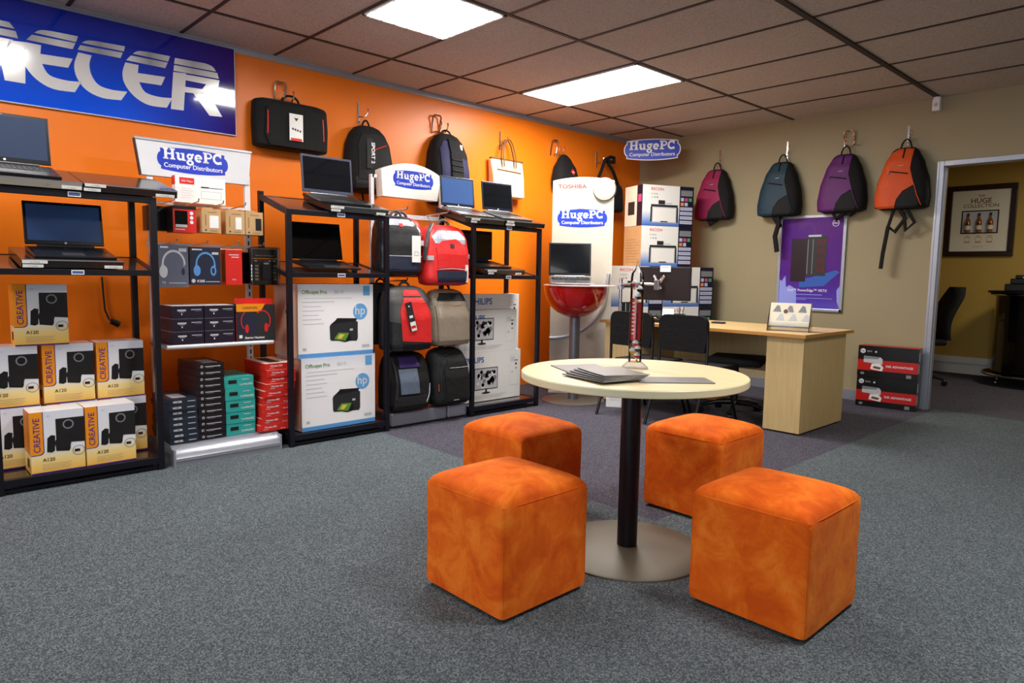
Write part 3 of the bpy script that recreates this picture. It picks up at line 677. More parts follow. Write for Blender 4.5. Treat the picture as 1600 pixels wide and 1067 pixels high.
q = MB(); q.box(-.33, .33, .09, .42, .70, .722, 'silver plastic'); q.cyl((-.33, .09, .711), (.33, .09, .711), .013, .013, 'white metal', 12); q.build('shelf', sa, smooth=40)
q = MB(); q.T = Matrix.Translation((-.01, .42, 1.76)) @ Matrix.Rotation(R(-4), 4, 'X')
q.hexa([(-.335, 0, 0), (.335, 0, 0), (.335, .03, 0), (-.335, .03, 0), (-.36, 0, .215), (.36, 0, .215), (.36, .03, .215), (-.36, .03, .215)], M('header face', (206, 208, 212), .35))
q.box(-.365, .365, -.006, .036, .215, .228, 'aluminium'); q.hexa([(-.34, -.003, 0), (-.334, -.003, 0), (-.334, .034, 0), (-.34, .034, 0), (-.366, -.003, .22), (-.36, -.003, .22), (-.36, .034, .22), (-.366, .034, .22)], 'ink')
logo(q, -.02, .112, .44, y=-.001)
q.build('header_panel', sa)
for z in (1.585, 1.335):
    for x in (-.24, -.1, .05, .19) if z > 1.5 else (-.24, -.06, .13, .3):
        q = MB(); q.tube([(x, .43, z), (x, .16 if z > 1.5 else .14, z+.012), (x, .15 if z > 1.5 else .13, z+.03)], .004, 'chrome', 6); q.build('peg_hook', sa)
q = MB(); q.box(-.33, .33, .405, .43, 1.585, 1.6, 'white metal'); q.box(-.33, .33, .405, .43, 1.33, 1.345, 'white metal'); q.build('crossbar', sa)

def A(x, y, z): return (x, y, z)
# white router carton on top
b_ = MB(); b_.box(-.155, .155, 0, .06, 0, .165, 'white'); b_.rect(-.13, -.04, .115, .155, 'red', -.001); b_.text('300 Mbps', .018, -.085, .128, 'logo white', -.0016)
b_.rect(.0, .14, .1, .104, 'ink', -.001); b_.box(.0, .05, -.002, -.0008, .1, .107, 'speaker dark'); b_.box(-.157, -.155, 0, .06, .11, .165, 'red')
for i in range(5): b_.rect(-.12, -.06+.02*(i % 2), .09-.015*i, .088-.015*i, 'pale ink', -.001); b_.rect(.01+.025*i, .012+.025*i, .12, .15, 'pale ink', -.001)
b_.rect(.0, .13, .03, .08, 'pale ink', -.0007); b_.rect(.004, .126, .034, .076, 'white', -.0010)
tag(place(b_.build('router_carton'), (.60, 1.63, 1.602), WL), 'white router carton with a red corner under the silver stand header', 'carton')
# first hanging row
def small_carton(name, W, H, D, base, art): 
    q = MB(); q.box(-W/2, W/2, 0, D, 0, H, base); art(q, W, H); return q
def art_red(q, W, H):
    q.rect(-W*.42, W*.12, H*.22, H*.82, 'black gloss', -.001); q.rect(-W*.40, W*.1, H*.2, H*.3, 'pale ink', -.0015)
    for i in range(3): q.disc(W*.3, H*(.74-.17*i), W*.08, 'logo white', -.001)
    q.rect(-W*.42, W*.0, H*.1, H*.13, 'logo white', -.001); q.rect(-W/2, W/2, H*.88, H, 'black', -.0008)
q = small_carton('a', .135, .16, .12, 'red', art_red); q.box(-.0682, -.0675, 0, .12, 0, .16, 'black')
tag(place(q.build('accessory_carton'), (.755, 1.475, 1.405), WL), 'small red hanging carton with a black window, leftmost of the first row', 'carton', 'accessory boxes on the silver stand')
q = small_carton('a', .12, .15, .09, 'black plastic', lambda q, W, H: None)
tag(place(q.build('accessory_carton'), (.62, 1.36, 1.415), WL), 'small black hanging carton behind the red carton with the black window', 'carton', 'accessory boxes on the silver stand')
def kraft_art(col, x0, x1):
    def f_(q, W, H):
        q.prism([(W*x0, H*.2), (W*x1, H*.2), (W*x1, H*.72), (W*x0, H*.72)], -.002, 0, col); q.rect(-W*.2, W*.3, H*.84, H*.87, 'kraft dark', -.001); q.disc(-W*.3, H*.1, W*.05, 'ink', -.001, 10)
        q.rect(-W*.34, -W*.28, H*.3, H*.75, 'kraft dark', -.001); q.rect(-W*.1, W*.3, H*.07, H*.1, 'kraft dark', -.001)
    return f_
for y, x, dy, col, a, b2, lab in [(1.635, .755, 0, 'white', -.1, .38, 'kraft hanging carton with a wide white power bank pictured'), (1.79, .745, 8, 'white', .0, .32, 'kraft hanging carton with a narrow white stick pictured'), (1.91, .75, 4, 'speaker dark', .08, .4, 'kraft hanging carton with a black stick pictured')]:
    q = small_carton('k', .115, .148, .14, 'kraft', kraft_art(col, a, b2)); q.box(-.03, .03, .06, .061, .148, .16, 'kraft')
    tag(place(q.build('accessory_carton'), (x, y, 1.412), WL-dy), lab, 'carton', 'accessory boxes on the silver stand')
# second hanging row
M('slate print', (92, 98, 116), .45); M('navy print', (34, 40, 62), .45); M('steel blue', (92, 150, 214), .4)
def headset(q, cx, cz, r, c1, c2):
    q.ring(cx, cz, r*.84, r, c1, -.0012, -10, 190, 24, .8); q.disc(cx-r*.7, cz-r*.55, r*.28, c1, -.0014, 20, r*.45); q.disc(cx+r*.62, cz-r*.55, r*.24, c2, -.0014, 20, r*.42)
    q.disc(cx+r*.62, cz-r*.55, r*.12, 'navy print', -.0018, 16, r*.26)
    q.stroke([(cx-r*.78, cz-r*.05), (cx-r*.74, cz-r*.5)], r*.1, c1, -.0013); q.stroke([(cx+r*.78, cz-r*.05), (cx+r*.7, cz-r*.5)], r*.1, c2, -.0013)
q = MB(); q.box(-.085, .085, 0, .07, 0, .255, 'slate print'); headset(q, .0, .14, .085, 'pale ink', 'slate print'); q.ring(0, .14, .08, .084, 'pale ink', -.0013, -30, 110, 24, .8)
q.rect(-.075, -.03, .235, .245, 'logo white', -.001); q.rect(.03, .075, .215, .235, 'pale ink', -.001); q.text('T5', .02, -.06, .02, 'logo white', -.001); q.rect(-.03, .07, .022, .026, 'pale ink', -.001)
tag(place(q.build('headset_carton'), (.76, 1.402, 1.072), WL), 'slate grey hanging carton picturing white headphones', 'carton', 'headphone cartons on the silver stand')
q = MB(); q.box(-.094, .094, 0, .08, 0, .235, 'navy print'); headset(q, .0, .13, .075, 'steel blue', 'steel blue'); q.text('K305', .022, -.03, .016, 'logo white', -.001, bold=.02)
q.disc(-.075, .025, .012, 'pale ink', -.001); q.rect(-.08, -.02, .215, .223, 'logo white', -.001); q.rect(.04, .08, .19, .205, 'pale ink', -.001); q.rect(.0, .085, .018, .022, 'pale ink', -.001)
tag(place(q.build('headset_carton'), (.76, 1.59, 1.085), WL), 'navy hanging carton picturing blue headphones', 'carton', 'headphone cartons on the silver stand')
q = MB(); q.box(-.05, .05, 0, .15, 0, .225, 'red'); q.box(-.0508, -.05, .03, .13, .02, .2, 'black'); q.rect(-.03, .03, .19, .195, 'logo white', -.001); q.rect(-.015, .03, .175, .18, 'logo white', -.001); q.text('0.4x', .014, 0, .03, 'logo white', -.001)
q.box(-.1, .05, .001, .14, .226, .229, 'paper')
tag(place(q.build('accessory_carton'), (.755, 1.77, 1.085), WL-10), 'narrow bright red hanging carton right of the blue headphone carton', 'carton')
q = MB(); q.box(-.055, .055, 0, .12, 0, .21, 'black plastic'); tag(place(q.build('accessory_carton'), (.63, 1.87, 1.09), WL), 'black hanging carton behind the narrow red carton', 'carton')
bl = MB(); bl.box(-.09, .09, .004, .03, 0, .245, 'ink'); bl.rect(-.08, .08, .17, .178, 'tab orange', .0032); bl.rect(-.088, -.084, .004, .24, 'pale ink', .0032); bl.rect(.084, .088, .004, .24, 'pale ink', .0032); bl.rect(-.088, .088, .236, .24, 'pale ink', .0032); bl.text('Universal AC Adapter', .014, 0, .19, 'logo white', .003)
for i in range(5): bl.rect(-.07+.03*i, -.05+.03*i, .155, .162, 'red' if i in (1, 2) else 'logo white', .0032)
be = empty('blister_pack', (.76, 1.975, 1.085), WL-4, label='clear blister pack with a black power adapter hanging on the silver stand', cat='blister pack'); bl.build('card', be)
q = MB(); q.box(-.025, .03, -.018, .0, .04, .14, 'navy print'); q.disc(.002, .142, .02, 'paper', -.019, 12, .006)
for i in range(5):
    for x in (-.06, .062): q.box(x-.012, x+.012, -.01, .0, .03+.022*i, .044+.022*i, 'steel')
q.build('adapter', be)
q = MB(); q.box(-.095, .095, -.024, .002, .0, .25, ACR); q.build('blister', be, bev=.008)
# shelf with six dark cartons and a red one
M('toner box', (30, 26, 46), .4)
def dark_carton():
    q = MB(); q.box(-.092, .092, 0, .25, 0, .076, 'toner box'); q.box(-.0915, .0915, .001, .249, .076, .0775, 'pale ink')
    q.rect(-.06, -.01, .045, .055, 'pale ink', -.001); q.rect(-.05, -.02, .038, .043, 'grey ink', -.001); q.rect(-.038, -.032, .022, .032, 'paper', -.001); q.rect(.02, .08, .052, .056, 'pale ink', -.001); q.rect(.04, .08, .044, .046, 'grey ink', -.001)
    q.box(-.0925, -.092, .05, .1, .02, .055, 'ink'); return q.mesh('dark_carton')
dc = dark_carton()
nm = ['bottom', 'middle', 'top']
for cidx, y in enumerate((1.447, 1.637)):
    for k in range(3): inst('small_carton', dc, (.845, y, .7255+.0785*k), WL, 'dark purple-black carton, %s one of the %s pile on the silver shelf' % (nm[k], ('left', 'right')[cidx]), 'carton', 'dark cartons on the silver shelf')
q = MB(); q.box(-.125, .125, 0, .1, 0, .24, 'ink'); q.box(-.1255, -.125, .002, .099, .001, .18, 'red'); q.prism([(-.12, .24), (.125, .24), (.125, .275), (-.12, .275)], .045, .05, 'red')
q.poly([(-.126, .19), (.03, .19), (.06, .24), (-.126, .24)], 'tab orange', -.001); q.text('CANYON', .022, -.04, .207, 'ink', -.0015, bold=.01)
q.box(-.07, .125, -.0008, .1, .236, .2408, 'red'); q.text('Stereo Headset', .02, -.01, .015, 'logo white', -.001, bold=.03); q.rect(-.11, -.09, .02, .04, 'paper', -.001); q.rect(-.12, .0, .05, .18, 'navy print', -.0005)
q.ring(.04, .13, .06, .07, 'red', -.0014, -40, 130, 20, .8); q.ring(-.045, .13, .06, .068, 'red', -.0014, 120, 230, 12, .8); q.disc(.065, .085, .013, 'red', -.0016, 16, .03); q.disc(-.06, .08, .012, 'red', -.0016, 16, .028)
tag(place(q.build('headset_carton'), (.85, 1.868, .7245), WL-3), 'red and black headset carton with an orange band on the silver shelf', 'carton')
# floor stacks on the base
def flat_carton(W, H, D, top, front, art, name):
    q = MB(); q.box(-W/2, W/2, 0, D, 0, H, front); q.box(-W/2+.0004, W/2-.0004, .0004, D-.0004, H-.0012, H+.0003, top); art(q, W, H, D); return q.mesh(name)
M('teal print', (46, 168, 160), .45); M('dark slate print', (36, 48, 62), .4); M('black print', (26, 24, 30), .4); M('cream top', (236, 214, 196), .5)
def a1(q, W, H, D): q.text('MECER', H*.5, -W*.2, H*.3, 'logo white', -.001, bold=.04); q.rect(W*.15, W*.42, H*.4, H*.55, 'pale ink', -.001); q.add([(-W*.3, .05, H+.0006), (W*.2, .05, H+.0006), (W*.2, .2, H+.0006), (-W*.3, .2, H+.0006)], [(0, 1, 2, 3)], 'pale ink')
def a2(q, W, H, D): q.rect(-W*.2, W*.35, H*.42, H*.55, 'pale ink', -.001); q.ring(-W*.32, H*.5, H*.12, H*.2, 'logo white', -.001); q.rect(-W*.15, W*.1, H*.25, H*.32, 'grey ink', -.001); q.add([(-W*.2, .03, H+.0006), (W*.3, .03, H+.0006), (W*.3, .2, H+.0006), (-W*.2, .2, H+.0006)], [(0, 1, 2, 3)], 'pale ink')
def a3(q, W, H, D): q.rect(-W*.36, -W*.08, H*.4, H*.72, 'speaker dark', -.001); q.text('Logitech', H*.28, W*.2, H*.22, 'logo white', -.001, rot=0, bold=.02); q.rect(W*.1, W*.35, H*.7, H*.75, 'logo white', -.001); q.ring(W*.42, H*.3, H*.06, H*.1, 'logo white', -.001)
def a4(q, W, H, D): q.text('Wireless 800', H*.36, -W*.12, H*.5, 'logo white', -.001, bold=.02); q.rect(-W*.36, -W*.2, H*.28, H*.34, 'logo white', -.001); q.text('Microsoft', H*.2, W*.32, H*.16, 'logo white', -.001, bold=.02); q.add([(-W*.25, .05, H+.0006), (W*.15, .05, H+.0006), (W*.15, D-.05, H+.0006), (-W*.25, D-.05, H+.0006)], [(0, 1, 2, 3)], 'ink')
def stack(me, n, x, y, z, h, name, desc, where, group, jy=.004, jr=1.2):
    rnd = random.Random(name+desc)
    for k in range(n):
        pos = 'top' if k == n-1 else ('bottom' if k == 0 else '%s from the top' % (['', 'second', 'third', 'fourth', 'fifth', 'sixth', 'seventh', 'eighth', 'ninth', 'tenth', 'eleventh', 'twelfth'][n-1-k]))
        yy = y(k) if callable(y) else y
        inst(name, me, (x+rnd.uniform(-.004, .004), yy+rnd.uniform(-jy, jy), z+h*k+.001), WL+rnd.uniform(-jr, jr), '%s, %s one %s' % (desc, pos, where), 'carton', group)
stack(flat_carton(.165, .033, .34, 'dark slate print', 'dark slate print', a1, 'keyboard_carton'), 8, .86, 1.40, .119, .0345, 'keyboard_carton', 'dark slate keyboard carton', 'of the short leftmost stack', 'dark slate keyboard cartons')
stack(flat_carton(.168, .038, .34, 'black print', 'black print', a2, 'keyboard_carton'), 12, .855, 1.57, .119, .0402, 'keyboard_carton', 'black keyboard carton', 'of the tall black stack', 'black keyboard cartons')
stack(flat_carton(.19, .074, .30, 'teal print', 'teal print', a3, 'keyboard_carton'), 5, .85, 1.752, .119, .0762, 'keyboard_carton', 'teal carton', 'of the teal stack', 'teal cartons', jr=.6)
stack(flat_carton(.20, .0435, .355, 'cream top', 'red', a4, 'keyboard_carton'), 10, .885, lambda k: 1.968+(.045 if k > 5 else .02*(k/5)), .119, .0452, 'keyboard_carton', 'red keyboard carton', 'of the red stack', 'red keyboard cartons', jy=.006)

# ================================================================== STAND B with backpacks
sb = empty('display_stand', (.90, 3.26, 0), WL, label='white display stand with curved shop name header holding backpacks', cat='display stand')
for x0, x1, mm in ((-.385, .145, 'silver plastic'), (.155, .355, 'aluminium')):
    q = MB(); q.box(x0, x1, 0, .42, .012, .115, mm); q.rect(x0+.02, x1-.02, .02, .022, 'grey ink', -.001); q.build('base', sb, bev=.012)
M('header cream', (238, 234, 224), .4)
q = MB(); pts = [(-.28, -.145), (.26, -.145), (.295, .06)]+[(.295-.59*i/12, .06+.075*(1-((i-6)/6)**2)) for i in range(1, 12)]+[(-.295, .06)]
q.T = Matrix.Translation((.08, .40, 1.93)) @ Matrix.Rotation(R(0), 4, 'X'); q.prism(pts, 0, .09, 'header cream'); logo(q, .015, .005, .40, y=-.001)
q.build('header_box', sb, bev=.006)
q = MB()
for x in (-.27, .42):
    q.box(x-.014, x+.014, .44, .468, .1, 1.95, 'white metal'); q.box(min(x, x*.85), max(x, x*.85), .44, .468, 1.925, 1.95, 'white metal')
q.build('post', sb)
q = MB(); q.box(-.27, .42, .42, .45, 1.62, 1.655, 'white metal'); q.build('crossbar', sb)
for z in (1.66, 1.11, .58):
    for x in (-.15, .25):
        q = MB(); q.tube([(x, .44, z), (x, .14, z+.01), (x, .13, z+.03)], .006, 'steel', 6); q.build('arm', sb)

class Bag:
    def __init__(s, W, H, D, sl=None, p=3.2):
        s.W, s.H, s.D, s.p = W, H, D, p
        s.sl = sl or [(0, .80, .72), (.03, .92, .92), (.12, 1, 1), (.45, 1, .95), (.7, .93, .8), (.86, .78, .6), (.95, .58, .42), (1, .36, .26)]
    def wd(s, z):
        t = max(0, min(1, z/s.H)); a = s.sl[0]
        for b_ in s.sl[1:]:
            if t <= b_[0]:
                u = (t-a[0])/(b_[0]-a[0]); u = u*u*(3-2*u)*.5+u*.5
                return (a[1]+(b_[1]-a[1])*u)*s.W/2, (a[2]+(b_[2]-a[2])*u)*s.D
            a = b_
        return s.sl[-1][1]*s.W/2, s.sl[-1][2]*s.D
    def yf(s, x, z):
        w_, d = s.wd(z); q = min(1, abs(x)/w_) if w_ else 1
        return -d*max(0, (1-q**s.p))**(1/s.p)
    def body(s, mat, e, name='body', bulge=.015):
        rings = []; n = 44; N = 26
        for j in range(N+1):
            z = s.H*j/N; w_, d = s.wd(z); r = []
            if j in (0, N): w_ *= .86; d *= .8
            for i in range(n):
                t = 2*math.pi*i/n; c_, q = math.cos(t), math.sin(t)
                x = w_*math.copysign(abs(c_)**(2/s.p), c_); y = (d if q < 0 else bulge)*math.copysign(abs(q)**(2/s.p), q)
                r.append((x, y, z+(0 if j else .004)))
            rings.append(r)
        b_ = MB(); b_.loft(rings, mat); return b_.build(name, e, smooth=70)
    def patch(s, poly, mat, e, name, off=.004, th=.01, step=.018):
        from mathutils import Vector as V2
        n = len(poly); bx = [p[0] for p in poly]; bz = [p[1] for p in poly]
        # refine the outline
        out = []
        for i in range(n):
            a, b_ = poly[i], poly[(i+1) % n]; k = max(1, int(math.hypot(b_[0]-a[0], b_[1]-a[1])/step))
            out += [(a[0]+(b_[0]-a[0])*j/k, a[1]+(b_[1]-a[1])*j/k) for j in range(k)]
        n = len(out)
        def inside(x, z):
            c_ = False
            for i in range(n):
                (x1, z1), (x2, z2) = out[i], out[(i+1) % n]
                if (z1 > z) != (z2 > z) and x < (x2-x1)*(z-z1)/(z2-z1)+x1: c_ = not c_
            return c_
        pts = [V2(p).to_2d() if False else V2((p[0], p[1])) for p in out]
        x = min(bx)
        while x < max(bx):
            z = min(bz)
            while z < max(bz):
                if inside(x, z) and min((x-a)**2+(z-c_)**2 for a, c_ in out) > (step*.4)**2: pts.append(V2((x, z)))
                z += step
            x += step
        r = geometry.delaunay_2d_cdt(pts, [(i, (i+1) % n) for i in range(n)], [list(range(n))], 1, 1e-6)
        vs, fs = r[0], r[2]; orig = r[3]
        m_ = MB(); m_.add([(v_.x, s.yf(v_.x, v_.y)-off, v_.y) for v_ in vs], [tuple(f_)[::1] for f_ in fs], mat)
        ring_f = [(px, s.yf(px, pz)-off, pz) for px, pz in out]; ring_b = [(px, s.yf(px, pz)-off+th, pz) for px, pz in out]
        m_.add(ring_f+ring_b, [(i, (i+1) % n, n+(i+1) % n, n+i) for i in range(n)], mat)
        return m_.build(name, e)
    def line(s, pts, mat, e, name, r=.004, off=.004, k=8):
        o = []
        for (a, b_), (c_, d) in zip(pts, pts[1:]): o += [(a+(c_-a)*i/k, b_+(d-b_)*i/k) for i in range(k)]
        o.append(pts[-1]); m_ = MB(); m_.tube([(x, s.yf(x, z)-off, z) for x, z in o], r, mat, 6); return m_.build(name, e)
def handle(e, z, w_, h, y=.0, r=.008, mat='black fabric', n=10):
    m_ = MB(); m_.tube([(w_*math.cos(t), y, z+h*math.sin(t)) for t in [math.pi*i/n for i in range(n+1)]], r, mat, 8); return m_.build('handle', e)
def hang_tag(e, x, y, z, w_, h, mat='paper', art=None, rot=0):
    m_ = MB(); m_.T = Matrix.Translation((x, y, z)) @ Matrix.Rotation(R(rot), 4, 'Y'); m_.box(-w_/2, w_/2, 0, .002, -h, 0, mat); m_.tube([(0, .001, 0), (0.003, .004, .025)], .0012, 'black', 5)
    if art: art(m_)
    return m_.build('hang_tag', e)

# hooks on the walls (all at one height)
def hook(loc, rz, kind, label):
    q = MB()
    if kind == 'u':
        q.tube([(-.045, .0, -.08), (-.045, -.012, .0), (-.045, -.03, .065), (-.03, -.035, .08), (.03, -.035, .08), (.045, -.03, .065), (.045, -.012, 0), (.045, 0, -.08)], .0085, 'chrome', 8)
        for x in (-.0, .075): q.tube([(x, 0, -.06), (x, -.06, -.06), (x, -.09, -.03), (x, -.095, .0)], .007, 'chrome', 8); q.cyl((x, -.095, 0), (x, -.096, .014), .008, .008, 'red', 8)
    else:
        q.box(-.008, .008, -.006, 0, -.12, .06, 'steel'); q.tube([(0, -.004, -.06), (.03, -.05, -.06), (.045, -.07, -.04), (.047, -.072, -.01)], .005, 'chrome', 8); q.cyl((.047, -.072, -.01), (.047, -.073, .005), .006, .006, 'red', 8)
    return tag(place(q.build('bag_hook', smooth=40), loc, rz), label, 'hook', 'chrome bag hooks')
for y, k, l in ((2.443, 'u', 'chrome hook holding the laptop briefcase'), (3.144, 's', 'single chrome hook holding the black backpack with a red line'), (3.947, 'u', 'chrome hook holding the black and navy backpack'), (4.752, 's', 'single chrome hook holding the cream tote'), (5.537, 'u', 'chrome hook holding the small black bag with a red emblem'), (6.26, 's', 'single chrome hook holding the black sling bag')):
    hook((.001, y, 2.54), WL, k, l)
for x, k, l in ((1.096, 's', 'single chrome hook holding the pink backpack'), (1.872, 's', 'single chrome hook holding the teal backpack'), (2.492, 'u', 'chrome hook holding the purple backpack'), (3.014, 's', 'single chrome hook holding the orange backpack')):
    hook((x, 7.099, 2.54), 0, k, l)
# briefcase
def tagart(m_):
    m_.poly([(-.018, -.03), (.018, -.03), (0, -.055)], 'ink', -.001); m_.rect(-.045, .045, -.2, -.18, 'red', -.001)
    for i in range(4): m_.rect(-.035+.02*i, -.022+.02*i, -.12-.004*i, -.105-.004*i, 'ink', -.001)
e = empty('laptop_briefcase', (.045, 2.50, 2.10), WL, label='black laptop briefcase with red accents and a white tag on the orange wall', cat='bag')
B = Bag(.60, .37, .10, [(0, .9, .8), (.06, .98, 1), (.5, 1, 1), (.9, .98, .9), (1, .9, .6)], 6); B.body('black fabric', e)
B.patch([(-.2, .02), (.2, .02), (.24, .1), (.22, .3), (.14, .33), (-.14, .33), (-.22, .3), (-.24, .1)], 'black fabric', e, 'front_pocket', .012, .02)
B.line([(-.22, .1), (-.215, .27)], 'red', e, 'red_piping', .005, .014); B.line([(.24, .1), (.235, .27)], 'red', e, 'red_piping', .004, .012)
handle(e, .365, .07, .055, -.03, .009, 'black fabric'); hang_tag(e, 0.0, -.125, .27, .11, .2, 'paper', tagart)
# black backpack, red line
def sprt(m_): m_.text('SPORT2', .055, .012, -.16, 'logo white', -.001, rot=90, bold=.03) if False else m_.text('SPORT 2', .045, .014, -.115, 'logo white', -.001, rot=-90, bold=.03)
e = empty('backpack', (.045, 3.185, 1.84), WL, label='black backpack with a thin red line and a long grey tag on the orange wall', cat='backpack')
B = Bag(.43, .56, .17); B.body('black fabric', e); B.patch([(-.16, .1), (.15, .1), (.14, .4), (.08, .48), (-.1, .48), (-.15, .38)], 'dark fabric', e, 'front_pocket', .012, .02)
B.line([(-.08, .32), (.11, .40)], 'red', e, 'red_piping', .004, .016); handle(e, .54, .035, .07, .0, .008); hang_tag(e, -.075, -.19, .43, .055, .24, 'charcoal fabric', sprt)
B.patch([(-.17, .03), (.17, .03), (.18, .12), (-.18, .12)], 'charcoal fabric', e, 'lower_panel', .006, .01)
m_ = MB(); m_.tube([(-.05, -.02, .02), (-.045, -.03, -.05), (-.05, -.02, -.13)], .009, 'black fabric', 6); m_.build('strap', e)
# black and navy backpack
M('navy fabric', (26, 28, 72), .7, bump=.3, bscale=30)
e = empty('backpack', (.045, 4.03, 1.80), WL, label='black and navy backpack hanging behind the two silver laptops', cat='backpack')
B = Bag(.45, .66, .18); B.body('black fabric', e); B.patch([(-.15, .25), (-.02, .25), (-.02, .6), (-.1, .58), (-.15, .5)], 'navy fabric', e, 'side_panel', .006)
B.patch([(.05, .12), (.17, .15), (.16, .42), (.08, .44)], 'navy fabric', e, 'side_panel', .006); B.patch([(-.06, .2), (.08, .2), (.07, .6), (-.05, .6)], 'black fabric', e, 'front_pocket', .02, .03)
for k in range(4): B.line([(-.05, .26+.05*k), (.07, .255+.05*k)], 'charcoal fabric', e, 'webbing', .006, .024)
handle(e, .64, .06, .055, -.01); m_ = MB(); m_.tube([(.08, .0, .62), (.17, -.03, .45), (.21, -.04, .2), (.19, -.02, .05)], .014, 'black fabric', 8); m_.build('strap', e)
hang_tag(e, .09, -.12, .56, .04, .09)
# cream tote
M('cream fabric', (222, 200, 160), .7, bump=.15, bscale=40); M('tan leather', (110, 70, 40), .5)
e = empty('tote_bag', (.04, 4.80, 1.94), WL, label='cream tote bag with brown leather handles on the orange wall', cat='bag')
B = Bag(.44, .38, .09, [(0, .95, 1), (.5, .97, .8), (1, 1, .3)], 8); B.body('cream fabric', e)
for y in (-.045, -.01):
    m_ = MB(); m_.tube([(-.08, y-.03, .30), (-.085, y-.02, .40), (-.06, y, .53), (-.02, y, .575), (.02, y, .575), (.06, y, .53), (.085, y-.02, .40), (.08, y-.03, .30)], .007, 'tan leather', 8); m_.build('handle', e)
B.line([(-.16, .27), (.16, .26)], 'tan leather', e, 'zip', .006, .004); m_ = MB(); m_.box(-.218, .218, -.03, -.0, .372, .386, 'tan leather'); m_.build('top_trim', e)
# small black bag with emblem
e = empty('backpack', (.045, 5.655, 2.10), WL, label='small black bag with a red emblem rising above the white panel', cat='backpack')
B = Bag(.36, .38, .13, [(0, .95, .9), (.3, 1, 1), (.6, .85, .8), (.85, .5, .5), (1, .2, .25)]); B.body('black fabric', e); B.patch([(.0, .19), (.035, .155), (.07, .19), (.035, .225)], 'red', e, 'emblem', .004, .006, .03)
B.line([(.02, .18), (.035, .2), (.05, .18)], 'logo white', e, 'emblem', .002, .006)
# sling bag
M('navy black fabric', (22, 26, 36), .7, bump=.3, bscale=30)
e = empty('sling_bag', (.045, 6.40, 1.92), WL, label='black sling bag with a doubled strap at the end of the orange wall', cat='bag')
B = Bag(.46, .33, .12, [(0, .95, .8), (.1, 1, 1), (.8, 1, .8), (1, .97, .5)], 5); B.body('navy black fabric', e)
for pts in ([(-.2, -.02, .32), (-.16, -.05, .45), (-.12, -.07, .58)], [(.2, -.02, .32), (.05, -.06, .46), (-.11, -.07, .585)]):
    m_ = MB(); m_.tube(pts, .018, 'black fabric', 8, flat=.4); m_.build('strap', e)
m_ = MB(); m_.tube([(-.12, -.07, .575), (-.02, -.07, .62), (.04, -.07, .62), (.03, -.08, .57), (-.06, -.08, .56)], .022, 'black fabric', 8); m_.build('strap_roll', e)

# backpacks on the white stand
M('red nylon', (214, 40, 40), .45, bump=.5, bscale=16, var=.1); M('silver nylon', (178, 182, 196), .35, .3, bump=.6, bscale=18, var=.3, vscale=20); M('grey nylon', (70, 72, 72), .5, bump=.5, bscale=16, var=.1)
M('taupe nylon', (150, 138, 122), .35, .15, bump=.6, bscale=14, var=.12); M('shiny black nylon', (30, 31, 34), .28, bump=.8, bscale=12, var=.3); M('bluegrey nylon', (92, 104, 122), .5, bump=.5, bscale=16, var=.1)
M('navy nylon', (40, 46, 66), .45, bump=.5, bscale=16); M('purple nylon', (50, 30, 90), .4)
BS = [(0, .84, .72), (.03, .94, .92), (.12, 1, 1), (.5, 1, .95), (.75, .96, .8), (.9, .86, .6), (.97, .7, .42), (1, .5, .3)]
def rpack(loc, rz, W, H, D, body, label, rx=0): return empty('backpack', loc, rz, rx, label=label, cat='backpack'), Bag(W, H, D, BS, 3.6)
e, B = rpack((.72, 3.015, 1.15), WL-5, .38, .46, .17, 0, 'shiny black backpack with a white tag at the top left of the white stand'); B.body('shiny black nylon', e)
B.patch([(-.13, .16), (.16, .16), (.16, .36), (.1, .41), (-.1, .41), (-.14, .34)], 'charcoal fabric', e, 'front_panel', .006); B.patch([(-.13, .04), (.17, .04), (.17, .15), (-.13, .15)], 'navy nylon', e, 'lower_pocket', .012, .02)
B.patch([(-.02, .375), (.01, .375), (.01, .40), (-.02, .40)], 'red', e, 'emblem', .012, .01, .03); B.line([(-.13, .155), (.17, .155)], 'pale ink', e, 'piping', .003, .012); B.patch([(-.12, .385), (.11, .385), (.08, .435), (-.09, .435)], 'silver nylon', e, 'top_panel', .007)
handle(e, .45, .045, .05, -.03, .01, 'grey nylon'); hang_tag(e, .09, -.19, .31, .075, .2, 'paper', lambda m_: (m_.rect(-.018, .018, -.15, -.12, 'grey ink', -.001), m_.rect(-.015, .015, -.147, -.123, 'paper', -.0015)))
m_ = MB(); m_.box(.14, .19, -.13, -.10, .24, .28, 'pale ink'); m_.build('buckle', e)
